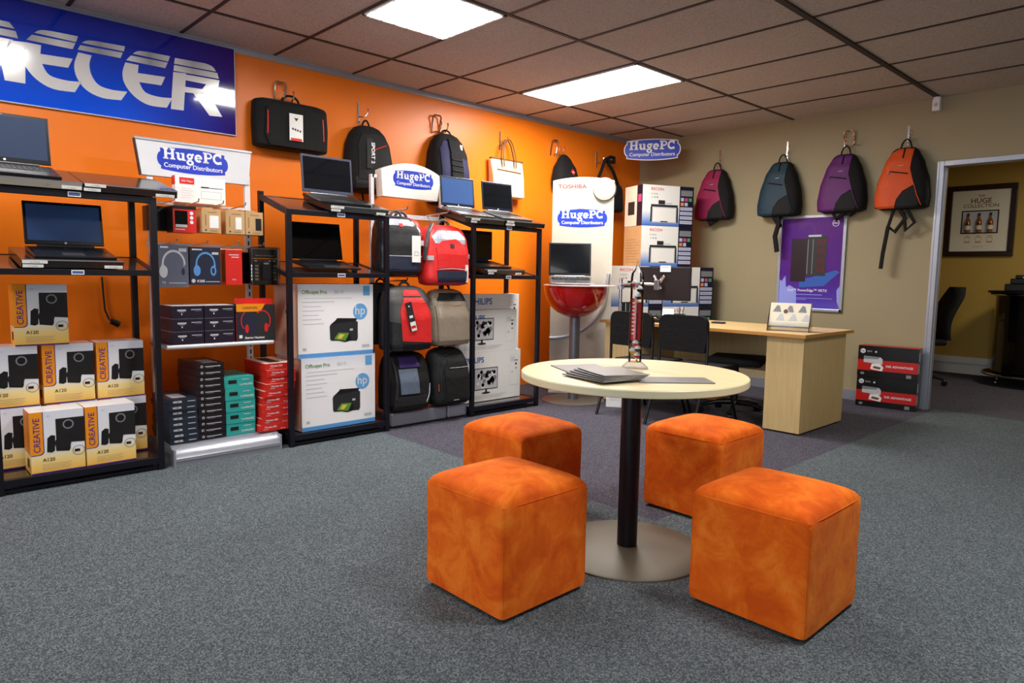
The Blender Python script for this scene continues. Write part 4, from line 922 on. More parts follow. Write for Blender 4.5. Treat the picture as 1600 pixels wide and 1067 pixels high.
for (x, y, z, r_, l) in ((.56, 3.17, 1.14, -6, 'red backpack with a silver top mostly behind the front red one'), (.80, 3.41, 1.08, -8, 'bright red backpack with silver top and dark lower pocket on the white stand')):
    e, B = rpack((x, y, z), WL+r_, .41, .48, .18 if x > .7 else .12, 0, l); B.body('red nylon', e)
    B.patch([(-.13, .33), (.14, .33), (.15, .38), (.09, .435), (-.09, .435), (-.15, .38)], 'silver nylon', e, 'top_panel', .006); B.patch([(-.12, .03), (.13, .03), (.14, .12), (-.13, .12)], 'navy nylon', e, 'lower_pocket', .012, .02)
    B.patch([(-.12, .14), (.12, .14), (.12, .32), (.05, .37), (-.08, .35), (-.13, .3)], 'red nylon', e, 'front_pocket', .014, .02); B.patch([(-.01, .3), (.025, .3), (.025, .33), (-.01, .33)], 'ink', e, 'emblem', .018, .01, .03)
    B.line([(-.12, .13), (.0, .137), (.13, .13)], 'pale ink', e, 'piping', .003, .012); handle(e, .47, .05, .05, -.03, .012, 'grey nylon')
    m_ = MB(); m_.tube([(-.1, -.03, .49), (-.17, -.10, .42), (-.2, -.12, .3), (-.2, -.1, .2)], .016, 'grey nylon', 8, flat=.5); m_.build('strap', e)
    m_ = MB(); m_.box(-.19, -.14, -.155, -.12, .2, .235, 'pale ink'); m_.box(.15, .195, -.12, -.10, .22, .255, 'pale ink'); m_.build('buckle', e)
hang_tag(e, .14, -.17, .17, .03, .14)
e, B = rpack((.80, 3.045, .58), WL-7, .41, .50, .17, 0, 'grey backpack with a red front pocket and a dark tag on the white stand'); B.body('grey nylon', e)
B.patch([(-.09, .09), (.17, .07), (.17, .3), (.1, .41), (-.06, .41), (-.1, .3)], 'red nylon', e, 'front_pocket', .012, .02); B.patch([(-.2, .03), (-.09, .03), (-.08, .22), (-.19, .24)], 'charcoal fabric', e, 'side_pocket', .01, .02); B.patch([(-.06, .425), (.1, .425), (.07, .47), (-.04, .47)], 'red nylon', e, 'top_panel', .006)
B.patch([(-.08, .02), (.17, .02), (.17, .06), (-.08, .07)], 'dark fabric', e, 'lower_panel', .008)
handle(e, .48, .045, .05, -.02, .01, 'grey nylon'); hang_tag(e, -.055, -.19, .38, .055, .22, 'charcoal fabric', lambda m_: (m_.rect(-.02, .025, -.22, -.15, 'paper', -.001), m_.rect(-.018, .02, -.2, -.18, 'red', -.0015), m_.rect(-.015, .015, -.12, -.1, 'paper', -.001), m_.disc(0, -.03, .006, 'paper', -.001)), -14)
e, B = rpack((.60, 2.96, .62), WL-5, .34, .48, .15, 0, 'dark backpack partly hidden behind the grey and red backpack'); B.body('charcoal fabric', e); B.patch([(-.1, .05), (.1, .05), (.1, .2), (-.1, .2)], 'dark fabric', e, 'front_pocket', .01, .02); handle(e, .46, .04, .05, -.02)
e, B = rpack((.78, 3.45, .595), WL-2, .39, .46, .17, 0, 'taupe backpack on the right of the white stand'); B.body('taupe nylon', e)
B.patch([(-.15, .02), (.16, .02), (.16, .33), (.13, .36), (-.13, .36), (-.16, .33)], 'taupe nylon', e, 'front_pocket', .014, .02); B.patch([(-.14, .37), (.14, .37), (.12, .43), (-.1, .43)], 'charcoal fabric', e, 'top_panel', .006); B.line([(.0, .33), (.06, .34)], 'tab orange', e, 'piping', .002, .017)
handle(e, .45, .045, .05, -.02, .01, 'charcoal fabric')
e, B = rpack((.78, 3.045, .122), WL-4, .40, .45, .18, 0, 'black backpack with a blue-grey stripe standing on the silver base'); B.body('black fabric', e)
B.patch([(-.1, .14), (.06, .14), (.05, .33), (-.11, .33)], 'bluegrey nylon', e, 'front_panel', .008); B.patch([(-.1, .34), (.08, .34), (.06, .42), (-.09, .42)], 'purple nylon', e, 'top_panel', .01); B.patch([(-.16, .02), (.12, .02), (.12, .12), (-.15, .12)], 'dark fabric', e, 'lower_pocket', .012, .02)
B.line([(-.14, .1), (-.13, .2), (-.14, .4)], 'charcoal fabric', e, 'strap', .012, .008); B.line([(.12, .06), (.16, .12), (.18, .2)], 'silver nylon', e, 'piping', .004, .006); handle(e, .46, .04, .04, -.02)
e, B = rpack((.80, 3.435, .122), WL-3, .37, .46, .19, 0, 'plain charcoal black backpack standing at the bottom right of the stand'); B.body('dark fabric', e)
B.patch([(-.09, .03), (.16, .03), (.17, .3), (.12, .37), (-.05, .37), (-.1, .3)], 'black fabric', e, 'front_pocket', .014, .025); B.line([(-.05, .31), (.14, .31)], 'pale ink', e, 'zip', .002, .017); B.line([(-.12, .06), (-.13, .28), (-.08, .4), (.06, .44)], 'charcoal fabric', e, 'zip', .005, .006)
B.line([(-.15, .19), (-.15, .13)], 'chrome', e, 'zip_pull', .006, .012); handle(e, .47, .04, .05, -.02); B.line([(-.03, .055), (.02, .055)], 'grey ink', e, 'emblem', .003, .016)

# ================================================================== WHITE PANEL AND RED BOWL STAND
M('panel white', (186, 182, 168), .5); M('toshiba red', (160, 26, 12), .6); M('rim grey', (150, 146, 134), .5)
e = empty('promotional_panel', (.72, 5.22, 0), 38, label='tall white promotional panel with red lettering and shop emblem behind the red bowl', cat='display panel')
q = MB(); top = [(.3-.6*i/10, 2.105+.035*(1-((i-5)/5)**2)) for i in range(11)]
q.prism([(-.3, .02), (.3, .02)]+top, 0, .05, 'panel white', 'aluminium')
q.text('TOSHIBA', .055, -.25, 2.03, 'toshiba red', -.001, 'L', .02, wide=1.25); q.rect(-.235, -.06, 1.995, 2.0, 'pale ink', -.001); logo(q, -.005, 1.74, .49, y=-.001)
q.box(-.06, .02, -.004, 0, 1.835, 1.842, 'pale ink'); q.build('panel', e)
q = MB(); q.T = Matrix.Translation((.205, 0, 2.02)); q.lathe([(.0, .0)], 'white') if False else None
q.cyl((0, 0, 0), (0, -.03, 0), .115, .105, 'kraft' if False else 'rim grey', 40); q.cyl((0, -.03, 0), (0, -.032, 0), .085, .085, 'panel white', 40); q.box(-.012, .012, -.036, -.032, -.001, .001, 'grey ink'); q.build('round_boss', e, smooth=40)
q = MB(); q.tube([(-.3+.55*math.sin(R(t)), -.02, .55+.0*t+.95*(1-math.cos(R(t)))*.5) for t in range(0, 91, 6)]+[(.27, -.02, 1.2)], .018, 'aluminium', 10); q.build('curved_rail', e, smooth=40)
q = MB(); q.box(-.3, .3, -.05, .2, 0, .018, 'white metal'); q.build('foot_plate', e)
M('bowl red', (178, 14, 12), .12, coat=.8); M('pole grey', (110, 110, 118), .35, .6); M('plate taupe', (130, 124, 112), .4, .5); M('rim pink', (246, 220, 222), .3)
e = empty('pedestal_stand', (.955, 4.876, 0), 0, label='red half-bowl pedestal on a grey pole in front of the white panel', cat='display stand')
q = MB(); q.lathe([(.295, 0), (.295, .008), (.28, .014), (.06, .018)], 'plate taupe', 56); q.build('base_plate', e, smooth=35)
q = MB(); q.cyl((0, 0, .016), (0, 0, .80), .05, .05, 'pole grey', 32); q.build('pole', e, smooth=40)
q = MB(); q.lathe([(.05, .785)]+[(.30*math.sin(R(t)), 1.082-.298*math.cos(R(t))) for t in range(12, 91, 6)], 'bowl red', 56); q.build('bowl', e, smooth=60)
q = MB(); q.lathe([(.335, 0), (.335, .008)], 'rim pink', 56, (.03, .02, 1.083)); q.build('round_top', e, smooth=40)
laptop((1.075, 4.695, 1.098), 47, 9, 'grey laptop with black screen standing on the red bowl pedestal', W=.40, SH=.315, D=.30, ang=106, screen='screen black', bezel='laptop dark', base='laptop silver', logo_dot=False)

q = MB(); q.hexa([(-.16, .01, 0), (.16, .01, 0), (.16, .27, 0), (-.16, .27, 0), (-.16, .01, .002), (.16, .01, .002), (.16, .27, .041), (-.16, .27, .041)], 'riser')
tag(place(q.build('display_riser'), (1.075, 4.695, 1.0935), 47), 'thin black wedge under the laptop on the red bowl', 'display riser')
# ================================================================== RICOH CARTONS
ramp_mat('multifunction print', 2, [(0, (70, 110, 190)), (.05, (120, 155, 215)), (.16, (238, 238, 236)), (.43, (240, 240, 236))], .35, .2)
M('carton navy', (24, 24, 46), .4); M('lavender print', (190, 196, 224), .5); M('app pink', (200, 80, 130), .5); M('app green', (90, 160, 100), .5); M('app orange', (236, 140, 70), .5)
def ricoh(side):
    W, D, H = .63, .37, .427; q = MB(); q.box(-W/2, W/2, 0, D, 0, H, 'multifunction print'); s0 = W/2-.175
    q.rect(s0, W/2, 0, H, 'carton navy', -.0006); q.box(W/2, W/2+.0006, .0, D, 0, H, 'carton navy'); q.box(-W/2-.0006, -W/2, 0, D, 0, H, 'kraft' if side else 'cream')
    if side:
        for i in range(9): q.box(-W/2-.001, -W/2, .05+.03*(i % 3), D-.05, .04+.03*i, .045+.03*i, 'kraft dark')
    else:
        q.box(-W/2-.001, -W/2, 0, .11, 0, H, 'carton navy'); q.box(-W/2-.0014, -W/2, .16, .3, .12, .26, 'ink'); q.box(-W/2-.0014, -W/2, .02, .09, .25, .33, 'app pink')
    q.text('RICOH', .042, -W/2+.10, H-.055, 'red', -.001, 'L', .01, wide=1.2); q.text('SP 204Lu' if False else 'SP 204SN', .022, -W/2+.10, H-.10, 'grey ink', -.001, 'L')
    for i, c_ in enumerate(('yellow print', 'sky blue print', 'grey ink')): q.rect(-W/2+.11+.03*i, -W/2+.125+.03*i, H-.135, H-.12, c_, -.001)
    q.rect(-.21, .12, .20, .225, 'ink', -.001); q.rect(-.2, .11, .035, .2, 'pale ink', -.001); q.rect(-.185, .095, .045, .19, 'paper', -.0014)
    q.rect(-.215, -.195, .04, .2, 'ink', -.0012); q.rect(.105, .125, .04, .2, 'ink', -.0012); q.rect(-.09, .0, .04, .052, 'ink', -.0016); q.rect(-.12, -.04, .228, .27, 'ink', -.001); q.rect(-.04, .05, .235, .245, 'pale ink', -.001)
    q.rect(s0+.015, W/2-.015, H-.1, H-.04, 'grey ink', -.001)
    for i, c_ in enumerate(('lavender print', 'app pink', 'app green', 'app orange', 'lavender print', 'carton navy')): a = s0+.015+.05*(i % 3); z = H-.155-.05*(i//3); q.rect(a, a+.038, z, z+.036, c_, -.001)
    for i in range(4): q.rect(s0+.01, W/2-.01, .03+.048*i, .065+.048*i, 'lavender print', -.001); q.rect(s0+.02, W/2-.02, .045+.048*i, .05+.048*i, 'grey ink', -.0014)
    return q.mesh('multifunction_printer_carton')
ra, rb = ricoh(False), ricoh(True); ux, uy = .4, .9165; rot = math.degrees(math.atan2(uy, ux))
K2 = (.69, 5.725)
tier = ['bottom', 'second', 'third']
for k in range(3):
    for j in range(2):
        s = .32+.638*j; inst('multifunction_printer_carton', rb, (K2[0]+ux*s, K2[1]+uy*s, .43*k+.001), rot, 'white and navy printer carton, %s tier, %s of the pair by the wall corner' % (tier[k], ('left', 'right')[j]), 'carton', 'printer cartons in the corner')
for k, me in ((3, rb), (4, ra)):
    s = .32+.36; inst('multifunction_printer_carton', me, (K2[0]+ux*s-.02, K2[1]+uy*s, .43*k+.001), rot, 'white and navy printer carton, %s of the corner pile' % ('topmost' if k == 4 else 'just below the topmost'), 'carton', 'printer cartons in the corner')
# hanging shop sign
q = MB(); logo(q, 0, 0, .60, y=-.0016, edge=True)
for x in (-.25, .25): q.cyl((x, .006, .1), (x, .006, ZC-2.592), .0015, .0015, 'steel', 6)
tag(place(q.build('hanging_sign'), (.60, 6.50, 2.585), 33), 'blue scalloped shop sign hanging below the ceiling in the far corner', 'sign')

# ================================================================== BACK WALL BACKPACKS
def kidpack(x, z, front, label, straps):
    fm = M('nylon '+front[0], front[1], .6, bump=.35, bscale=16, var=.08)
    e = empty('backpack', (x, 7.045, z), 0, label=label, cat='backpack', group='slim backpacks on the beige wall')
    B = Bag(.46, .56, .13, [(0, .86, .8), (.04, .97, 1), (.2, 1, 1), (.45, .93, .92), (.75, .72, .75), (.93, .5, .55), (1, .38, .4)], 3.4); B.body('black fabric', e)
    w_ = lambda zz: B.wd(zz)[0]
    B.patch([(-w_(.02)+.01, .04), (-w_(.02)+.04, .012), (-.03, .012), (-.015, .09), (.03, .16), (.12, .215), (.075, .36), (.085, .545), (-.04, .55), (-w_(.5)+.0, .5), (-w_(.36)*.95, .36), (-w_(.2)*.93, .2), (-w_(.1)*.97, .1)], fm, e, 'front_panel', .005, .012)
    B.patch([(-.02, .012), (.15, .012), (.17, .05), (.12, .205), (.03, .15), (-.01, .09)], 'dark fabric', e, 'lower_pocket', .008, .014)
    B.line([(.12, .215), (.15, .12), (.185, .03)], fm, e, 'piping', .004, .006); B.line([(-.09, .345), (.06, .315)], 'black', e, 'zip', .006, .008); B.line([(.01, .55), (.005, .46)], 'black', e, 'zip', .006, .008)
    B.line([(-.10, .345), (-.10, .325)], 'steel', e, 'zip_pull', .005, .012); B.line([(-.02, .39), (.02, .393)], 'pale ink', e, 'emblem', .003, .009)
    handle(e, .545, .045, .095, .0, .007)
    for pts, r_ in straps:
        m_ = MB(); m_.tube(pts, r_*1.25, 'black fabric', 8, flat=.6); m_.build('strap', e)
    return e
kidpack(1.10, 1.815, ('magenta', (140, 22, 70)), 'magenta pink and black backpack, leftmost on the beige wall', [([(-.06, -.05, .02), (-.03, -.06, -.04), (.05, -.05, .01)], .02)])
kidpack(1.855, 1.82, ('teal', (14, 50, 66)), 'dark teal and black backpack hanging over the purple poster', [([(.0, -.06, .03), (.02, -.07, -.08), (-.01, -.07, -.2), (.02, -.07, -.36)], .03), ([(-.04, -.05, .0), (.03, -.05, -.1)], .03)])
kidpack(2.485, 1.83, ('violet', (88, 20, 100)), 'bright violet and black backpack right of the purple poster top', [([(-.08, -.05, .02), (-.03, -.06, -.06), (.04, -.05, .0)], .02), ([(.03, -.05, .02), (.1, -.06, -.03), (.15, -.05, .02)], .016)])
kidpack(3.02, 1.83, ('orange', (204, 74, 6)), 'orange and black backpack nearest the doorway with dangling straps', [([(-.05, -.05, .02), (-.09, -.06, -.15), (-.03, -.06, -.2), (.05, -.06, -.08), (.0, -.06, .0)], .017), ([(-.09, -.06, -.15), (-.12, -.06, -.4), (-.13, -.06, -.54)], .02), ([(.06, -.05, .0), (.13, -.06, -.12), (.06, -.06, -.19), (.03, -.05, -.02)], .017)])

# poster
ramp_mat('poster violet', 2, [(0, (90, 84, 200)), (.12, (86, 60, 170)), (.4, (84, 40, 140)), (.97, (92, 42, 132))], .18, .3)
M('poster text and glare', (150, 160, 236), .2); M('server dark', (34, 20, 34), .4); M('server red', (92, 24, 34), .4)
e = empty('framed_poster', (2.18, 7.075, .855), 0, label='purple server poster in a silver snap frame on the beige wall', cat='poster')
q = MB(); W, H = .685, .975
for a in ((-W/2, W/2, 0, .03), (-W/2, W/2, H-.03, H), (-W/2, -W/2+.03, 0, H), (W/2-.03, W/2, 0, H)): q.box(a[0], a[1], 0, .022, a[2], a[3], 'aluminium')
q.build('frame', e, bev=.004)
q = MB(); q.rect(-W/2+.028, W/2-.028, .028, H-.028, 'poster violet', .012)
q.poly([(-.33, .03), (-.12, .03), (-.13, .22), (-.20, .26), (-.24, .24), (-.25, .36), (-.29, .30), (-.33, .34)], 'poster text and glare', .011); q.poly([(.32, .03), (.32, .28), (.28, .22), (.29, .1)], 'poster text and glare', .011)  # pale blue blobs are reflections painted into the poster
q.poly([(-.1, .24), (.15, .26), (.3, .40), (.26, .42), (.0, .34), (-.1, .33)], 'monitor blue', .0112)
q.rect(-.2, -.04, .3, .74, 'server dark', .011); q.rect(-.04, .16, .36, .77, 'ink', .0108)
for i in range(2): q.rect(-.03+.05*i, -.027+.05*i, .38, .73, 'pale ink', .0100)
for i in range(3):
    for j in range(4): q.rect(.065+.03*i, .085+.03*i, .40+.09*j, .46+.09*j, 'server red', .0100)
q.rect(-.03, .1, .755, .775, 'pale ink', .0100); q.ring(.235, .885, .028, .033, 'logo white', .0105); q.text('DELL', .022, .235, .878, 'logo white', .0105, bold=.02)
q.text('Dell™ PowerEdge™ VRTX', .036, -.22, .2, 'logo white', .0105, 'L', .015); q.text('small IT with the power of a datacentre', .02, -.22, .165, 'pale ink', .0105, 'L') if False else q.rect(-.22, .14, .165, .172, 'poster text and glare', .0105)
q.rect(-.22, .24, .13, .135, 'poster text and glare', .0105); q.rect(-.22, -.02, .115, .12, 'poster text and glare', .0105); q.build('print', e)

# ink advantage printer cartons
M('carton red', (190, 26, 20), .4)
def inkbox():
    W, D, H = .50, .16, .285; q = MB(); q.box(-W/2, W/2, 0, D, 0, H, 'black plastic'); q.rect(-W/2, W/2, .055, .155, 'carton red', -.0006); q.box(-W/2, W/2, 0.001, D-.001, H-.001, H+.0006, 'carton red')
    q.disc(-.21, .235, .022, 'logo white', -.001); q.text('hp', .03, -.21, .227, 'ink', -.0015, bold=.01); q.text('2515', .022, -.155, .227, 'pale ink', -.001); q.disc(-.1, .232, .009, 'pale ink', -.001)
    q.poly([(-.2, .13), (-.04, .12), (-.04, .165), (-.06, .185), (-.2, .19)], 'pale ink', -.001); q.poly([(-.2, .16), (-.2, .19), (-.06, .185), (-.08, .165)], 'grey ink', -.0014)
    q.poly([(-.14, .07), (-.04, .055), (-.03, .09), (-.06, .125), (-.13, .12)], 'paper', -.0016); q.poly([(-.12, .08), (-.06, .07), (-.05, .09), (-.11, .1)], 'tan leather', -.002)
    q.text('INK ADVANTAGE', .028, .1, .095, 'logo white', -.001, bold=.02); q.rect(-.22, -.19, .015, .035, 'grey ink', -.001); q.rect(.16, .2, .01, .04, 'grey ink', -.001)
    for z0, z1 in ((.17, .25), (.06, .14)): q.box(W/2, W/2+.0008, .02, .06, z0, z1, 'pale ink')
    return q.mesh('ink_printer_carton')
ib = inkbox()
inst('printer_carton', ib, (3.05, 6.86, .001), 8, 'black and red printer carton, lower of the two beside the doorway', 'carton', 'black and red printer cartons')
inst('printer_carton', ib, (3.05, 6.85, .288), 7, 'black and red printer carton, upper of the two beside the doorway', 'carton', 'black and red printer cartons')

# ================================================================== DESK AREA
e = empty('reception_desk', (1.935, 5.48, 0), 0, label='pale maple office desk along the back wall', cat='desk')
q = MB(); q.box(-.83, 1.12, -.42, .50, .745, .771, DESKTOP); q.box(-.83, 1.121, -.4215, -.42, .745, .771, 'desk edge'); q.box(1.12, 1.1215, -.42, .5, .745, .771, 'desk edge'); q.build('desktop', e, bev=.002)
q = MB(); q.box(.80, 1.09, -.37, .43, .012, .744, DESKW); q.build('pedestal', e, bev=.002)
q = MB(); q.box(-.80, -.51, -.37, .43, .012, .744, DESKW); q.build('pedestal', e, bev=.002)
q = MB(); q.box(-.51, .80, .36, .38, .36, .744, 'desk edge' if False else DESKW); q.build('modesty_panel', e)
q = MB()
for x in (-.76, -.55, .84, 1.05):
    for y in (-.33, .39): q.cyl((x, y, 0), (x, y, .012), .02, .02, 'black', 12)
q.build('feet', e)
# brochure holder on desk
e = empty('brochure_holder', (2.80, 5.33, .771), 14, label='clear acrylic holder with white patterned leaflets on the desk corner', cat='holder')
q = MB()
for x in (-.155, .155): q.hexa([(x-.002, -.05, 0), (x+.002, -.05, 0), (x+.002, .12, 0), (x-.002, .12, 0), (x-.002, .045, .23), (x+.002, .045, .23), (x+.002, .055, .23), (x-.002, .055, .23)], ACR)
q.box(-.155, .155, -.045, -.041, 0, .07, ACR); q.box(-.155, .155, -.04, .1, .03, .034, ACR); q.build('holder', e)
q = MB(); T = Matrix.Translation((0, -.02, .04)) @ Matrix.Rotation(R(-18), 4, 'X'); q.T = T; q.box(-.15, .15, 0, .012, 0, .19, 'cream')
for j in range(2):
    for i in range(3): x = -.10+.095*i+.03*j; z = .115-.07*j; q.poly([(x-.03, z), (x+.035, z), (x+.02, z+.05), (x+.0, z+.055)], 'grey ink' if j == 0 else 'pale ink', -.001)
q.disc(-.03, .12, .022, 'white', -.0014); q.disc(-.03, .12, .018, 'tan leather', -.0018); q.build('leaflets', e)
q = MB(); q.box(-.055, .055, -.035, .035, 0, .014, 'ink'); tag(place(q.build('card_case', bev=.003), (2.02, 5.62, .772), 10), 'small flat dark case lying on the desk left of the leaflet holder', 'case')
q = MB(); q.box(-.07, .07, -.05, .05, 0, .002, 'paper'); q.rect(0, 0, 0, 0, 'paper'); tag(place(q.build('paper_sheet'), (1.83, 5.52, .772), 20), 'small white paper slip lying on the desk behind the chair', 'paper')
q = MB(); q.box(-.1, .1, -.07, .07, 0, .012, 'ink'); tag(place(q.build('notebook', bev=.002), (1.70, 5.70, .772), 12), 'dark notebook on the desk in front of the printer cartons', 'notebook')
# monitor on arm seen from behind
M('monitor back', (34, 24, 24), .35)
e = empty('monitor', (1.56, 5.29, .771), 12, label='black monitor on a silver arm seen from behind on the desk', cat='monitor')
q = MB(); q.T = Matrix.Translation((.06, .05, 0)); q.box(-.245, .245, 0, .035, .195, .50, 'monitor back'); q.rect(-.235, .235, .205, .49, 'monitor back', -.001); q.build('screen_housing', e, bev=.006)
q = MB(); q.T = Matrix.Translation((.06, .05, 0)); q.rect(-.23, .23, .21, .485, 'screen black', .0358); q.build('display', e)
q = MB()
for a, b_ in (((-.02, .0, .42), (.06, -.012, .30)), ((.08, .0, .42), (.0, -.012, .30))): q.tube([a, b_], .014, 'steel', 8)
q.box(-.0, .05, -.05, .0, .29, .38, 'steel'); q.T = Matrix(); q.tube([(.04, -.02, .34), (-.12, -.05, .345), (-.34, -.02, .33)], .013, 'steel', 10); q.build('bracket', e, bev=.003)
q = MB(); q.cyl((-.35, 0, 0), (-.35, 0, .39), .016, .016, 'steel', 16); q.cyl((-.35, 0, 0), (-.35, 0, .02), .045, .045, 'steel', 20); q.cyl((-.35, 0, .29), (-.35, 0, .34), .03, .03, 'aluminium', 16); q.build('arm_pole', e, smooth=40)
q = MB(); q.box(.02, .12, .04, .048, .455, .512, 'paper'); q.rect(.035, .105, .495, .50, 'app orange', .0395); q.build('sticky_note', e)
q = MB(); q.box(-.055, .055, 0, .004, 0, .13, 'paper'); tag(place(q.build('paper_sheet'), (1.76, 5.19, .772), 8, -10), 'white paper propped up on the desk below the black monitor', 'paper')
q = MB(); q.box(-.04, .04, -.03, .03, 0, .09, 'black plastic')
for i, (a, c_) in enumerate(((-.02, 'paper'), (.0, 'ink'), (.02, 'steel'), (.01, 'paper'))): q.tube([(a, 0, .05), (a*1.8, .01*(i-1), .15)], .004, c_, 6)
tag(place(q.build('pen_holder'), (1.88, 5.20, .772), 8), 'black pen holder with pens on the desk beside the propped paper', 'pen holder')
q = MB(); q.box(-.09, .09, -.05, .05, 0, .035, 'black plastic'); q.tube([(-.08, 0, .03), (-.03, 0, .06), (.03, 0, .06), (.08, 0, .03)], .014, 'black plastic', 8); tag(place(q.build('desk_telephone', bev=.006), (1.60, 5.20, .772), 15), 'black desk telephone in front of the monitor', 'telephone')
q = MB()
for i in range(3): q.box(-.06+.045*i, -.025+.045*i, 0, .16, 0, .17, ('black', 'dark fabric', 'black')[i]); q.rect(-.058+.045*i, -.054+.045*i, .01, .16, 'pale ink', -.001)
tag(place(q.build('file_rack'), (1.36, 5.13, .772), 8), 'black file rack on the desk left of the glass thermometer', 'file rack')

def visitor_chair(x, y, rz, label):
    e = empty('visitor_chair', (x, y, 0), rz, label=label, cat='chair', group='black visitor chairs at the desk')   # back at -y, seat towards +y
    q = MB(); pts = [(-.20, .60), (.20, .60), (.215, .70)]+arc(.15, .82, .065, 0, 90, 5)+arc(-.15, .82, .065, 90, 180, 5)+[(-.215, .70)]
    q.T = Matrix.Translation((0, 0, 0)); q.prism(pts, -.02, .02, 'black fabric'); q.build('backrest', e, bev=.01)
    q = MB(); q.box(-.215, .215, .04, .47, .43, .48, 'black fabric'); q.build('seat', e, bev=.016)
    for s in (-1, 1):
        q = MB(); q.tube([(s*.215, -.17, .0), (s*.215, -.10, .2), (s*.215, .0, .45), (s*.215, .0, .70), (s*.2, .0, .86)], .0125, 'black', 8); q.build('rear_leg', e, smooth=40)
        q = MB(); q.tube([(s*.215, .52, 0), (s*.215, .40, .25), (s*.215, .28, .43), (s*.215, .03, .43)], .0125, 'black', 8); q.build('front_leg', e, smooth=40)
    q = MB(); q.tube([(-.215, .02, .43), (.215, .02, .43)], .01, 'black', 8); q.build('stretcher', e)
    return e
visitor_chair(1.745, 4.70, -1, 'black visitor chair, left of the two facing the desk')
visitor_chair(2.245, 4.70, 1, 'black visitor chair, right of the two facing the desk')
def office_chair(loc, rz, label, back=True, seat_z=.5, scale=1):
    e = empty('office_chair', loc, rz, label=label, cat='chair')
    q = MB()
    for k in range(5):
        a = R(72*k+20); c_, s_ = math.cos(a), math.sin(a); q.tube([(0, 0, .11), (.15*c_, .15*s_, .105), (.29*c_, .29*s_, .07)], [.026, .02, .014], 'black plastic', 8)
    q.build('star_base', e, smooth=50)
    for k in range(5):
        a = R(72*k+20); c_, s_ = math.cos(a), math.sin(a); w_ = MB(); w_.cyl((.29*c_-.02*s_, .29*s_+.02*c_, .03), (.29*c_+.02*s_, .29*s_-.02*c_, .03), .03, .03, 'black plastic', 16); w_.cyl((.29*c_, .29*s_, .03), (.29*c_, .29*s_, .075), .008, .008, 'steel', 8); w_.build('castor', e)
    q = MB(); q.cyl((0, 0, .1), (0, 0, seat_z-.05), .025, .02, 'black', 16); q.build('gas_lift', e, smooth=40)
    q = MB(); q.box(-.23, .23, -.22, .22, seat_z-.04, seat_z+.03, 'black fabric'); q.build('seat', e, bev=.03)
    if back:
        rings = []
        for i in range(13):
            t = i/12; z = seat_z+.02+.6*t; w_ = .2+.035*math.sin(math.pi*min(1, t*1.1)); y = -.24-.10*t*t + .035*math.sin(t*5); d = .06
            w_ *= (1 if i < 11 else (.85 if i == 11 else .6)); rings.append([(w_*math.copysign(abs(math.cos(a))**.6, math.cos(a)), y+d*math.sin(a), z) for a in [2*math.pi*k/20 for k in range(20)]])
        q = MB(); q.loft(rings, 'black fabric'); q.build('backrest', e, smooth=60)
    return e
office_chair((2.28, 5.50, 0), 200, 'black swivel chair tucked under the desk by its right pedestal', back=False, seat_z=.48)
# little white carton on floor and dark chair at far left of desk
q = MB(); q.box(-.08, .08, 0, .1, 0, .19, 'white'); q.text('HIGH SPEED', .018, 0, .13, 'monitor blue', -.001, bold=.02)
for i in range(3): q.rect(-.05, .05, .06+.012*i, .063+.012*i, 'pale ink', -.001)
tag(place(q.build('small_carton'), (1.43, 4.91, .001), 35), 'small white carton with blue lettering on the floor behind the pedestal table', 'carton')
q = MB(); q.box(-.2, .2, 0, .25, 0, .28, 'kraft'); tag(place(q.build('cardboard_box'), (1.75, 5.95, .001), 5), 'plain brown cardboard box on the floor under the desk', 'box')

# ================================================================== NEXT ROOM
e = empty('framed_picture', (2.90, 10.26, 1.50), 0, label='dark framed display of three small bottles on the yellow wall', cat='picture')
W, H = .75, .89; fb = M('frame brown', (44, 24, 14), .35); q = MB(); t = .065
for a in ((-W/2, W/2, 0, t), (-W/2, W/2, H-t, H), (-W/2, -W/2+t, t, H-t), (W/2-t, W/2, t, H-t)): q.box(a[0], a[1], 0, .035, a[2], a[3], fb)
q.build('frame', e, bev=.006)
q = MB(); q.rect(-W/2+t, W/2-t, t, H-t, 'cream', .02); q.text('THE', .04, 0, .74, 'tan leather', .0185, bold=.01); q.text('HUGE', .085, 0, .665, 'tan leather', .0185, bold=.015); q.text('COLLECTION', .062, 0, .61, 'tan leather', .0185, bold=.01)
q.rect(-.20, .20, .285, .575, 'frame brown', .0182); q.rect(-.185, .185, .30, .56, 'pale ink', .0175)
for x in (-.12, 0, .12): q.rect(x-.03, x+.03, .17, .245, 'kraft', .0185); q.rect(x-.025, x+.025, .19, .235, 'cream', .018); q.rect(x-.02, x+.02, .255, .26, 'ink', .018)
q.rect(-.06, .06, .12, .124, 'grey ink', .0185); q.build('mount', e)
M('whisky', (150, 84, 30), .15, coat=.5)
for x in (-.12, 0, .12):
    q = MB(); q.T = Matrix.Translation((x, .0, .305)); q.lathe([(.0001, 0), (.03, .002), (.031, .12), (.024, .15), (.011, .175), (.010, .205)], 'whisky', 20); q.lathe([(.012, .2), (.012, .235)], 'black', 16); q.lathe([(.0315, .03), (.0315, .08)], 'cream', 20); q.disc(0, .1, .012, 'frame brown', -.032); q.build('miniature_bottle', e, smooth=40)
office_chair((2.72, 8.85, 0), 128, 'black high-backed office chair in the doorway of the yellow room', seat_z=.5)
e = empty('bar_cabinet', (3.68, 9.74, 0), 0, label='black wheeled bar cabinet with rounded chrome rims in the yellow room', cat='cabinet')
q = MB(); q.lathe([(.42, .16), (.42, 1.06)], 'black gloss', 48); q.build('body', e, smooth=40)
q = MB(); q.lathe([(.5, 1.06), (.5, 1.085)], 'black', 56); q.build('top', e, smooth=40)
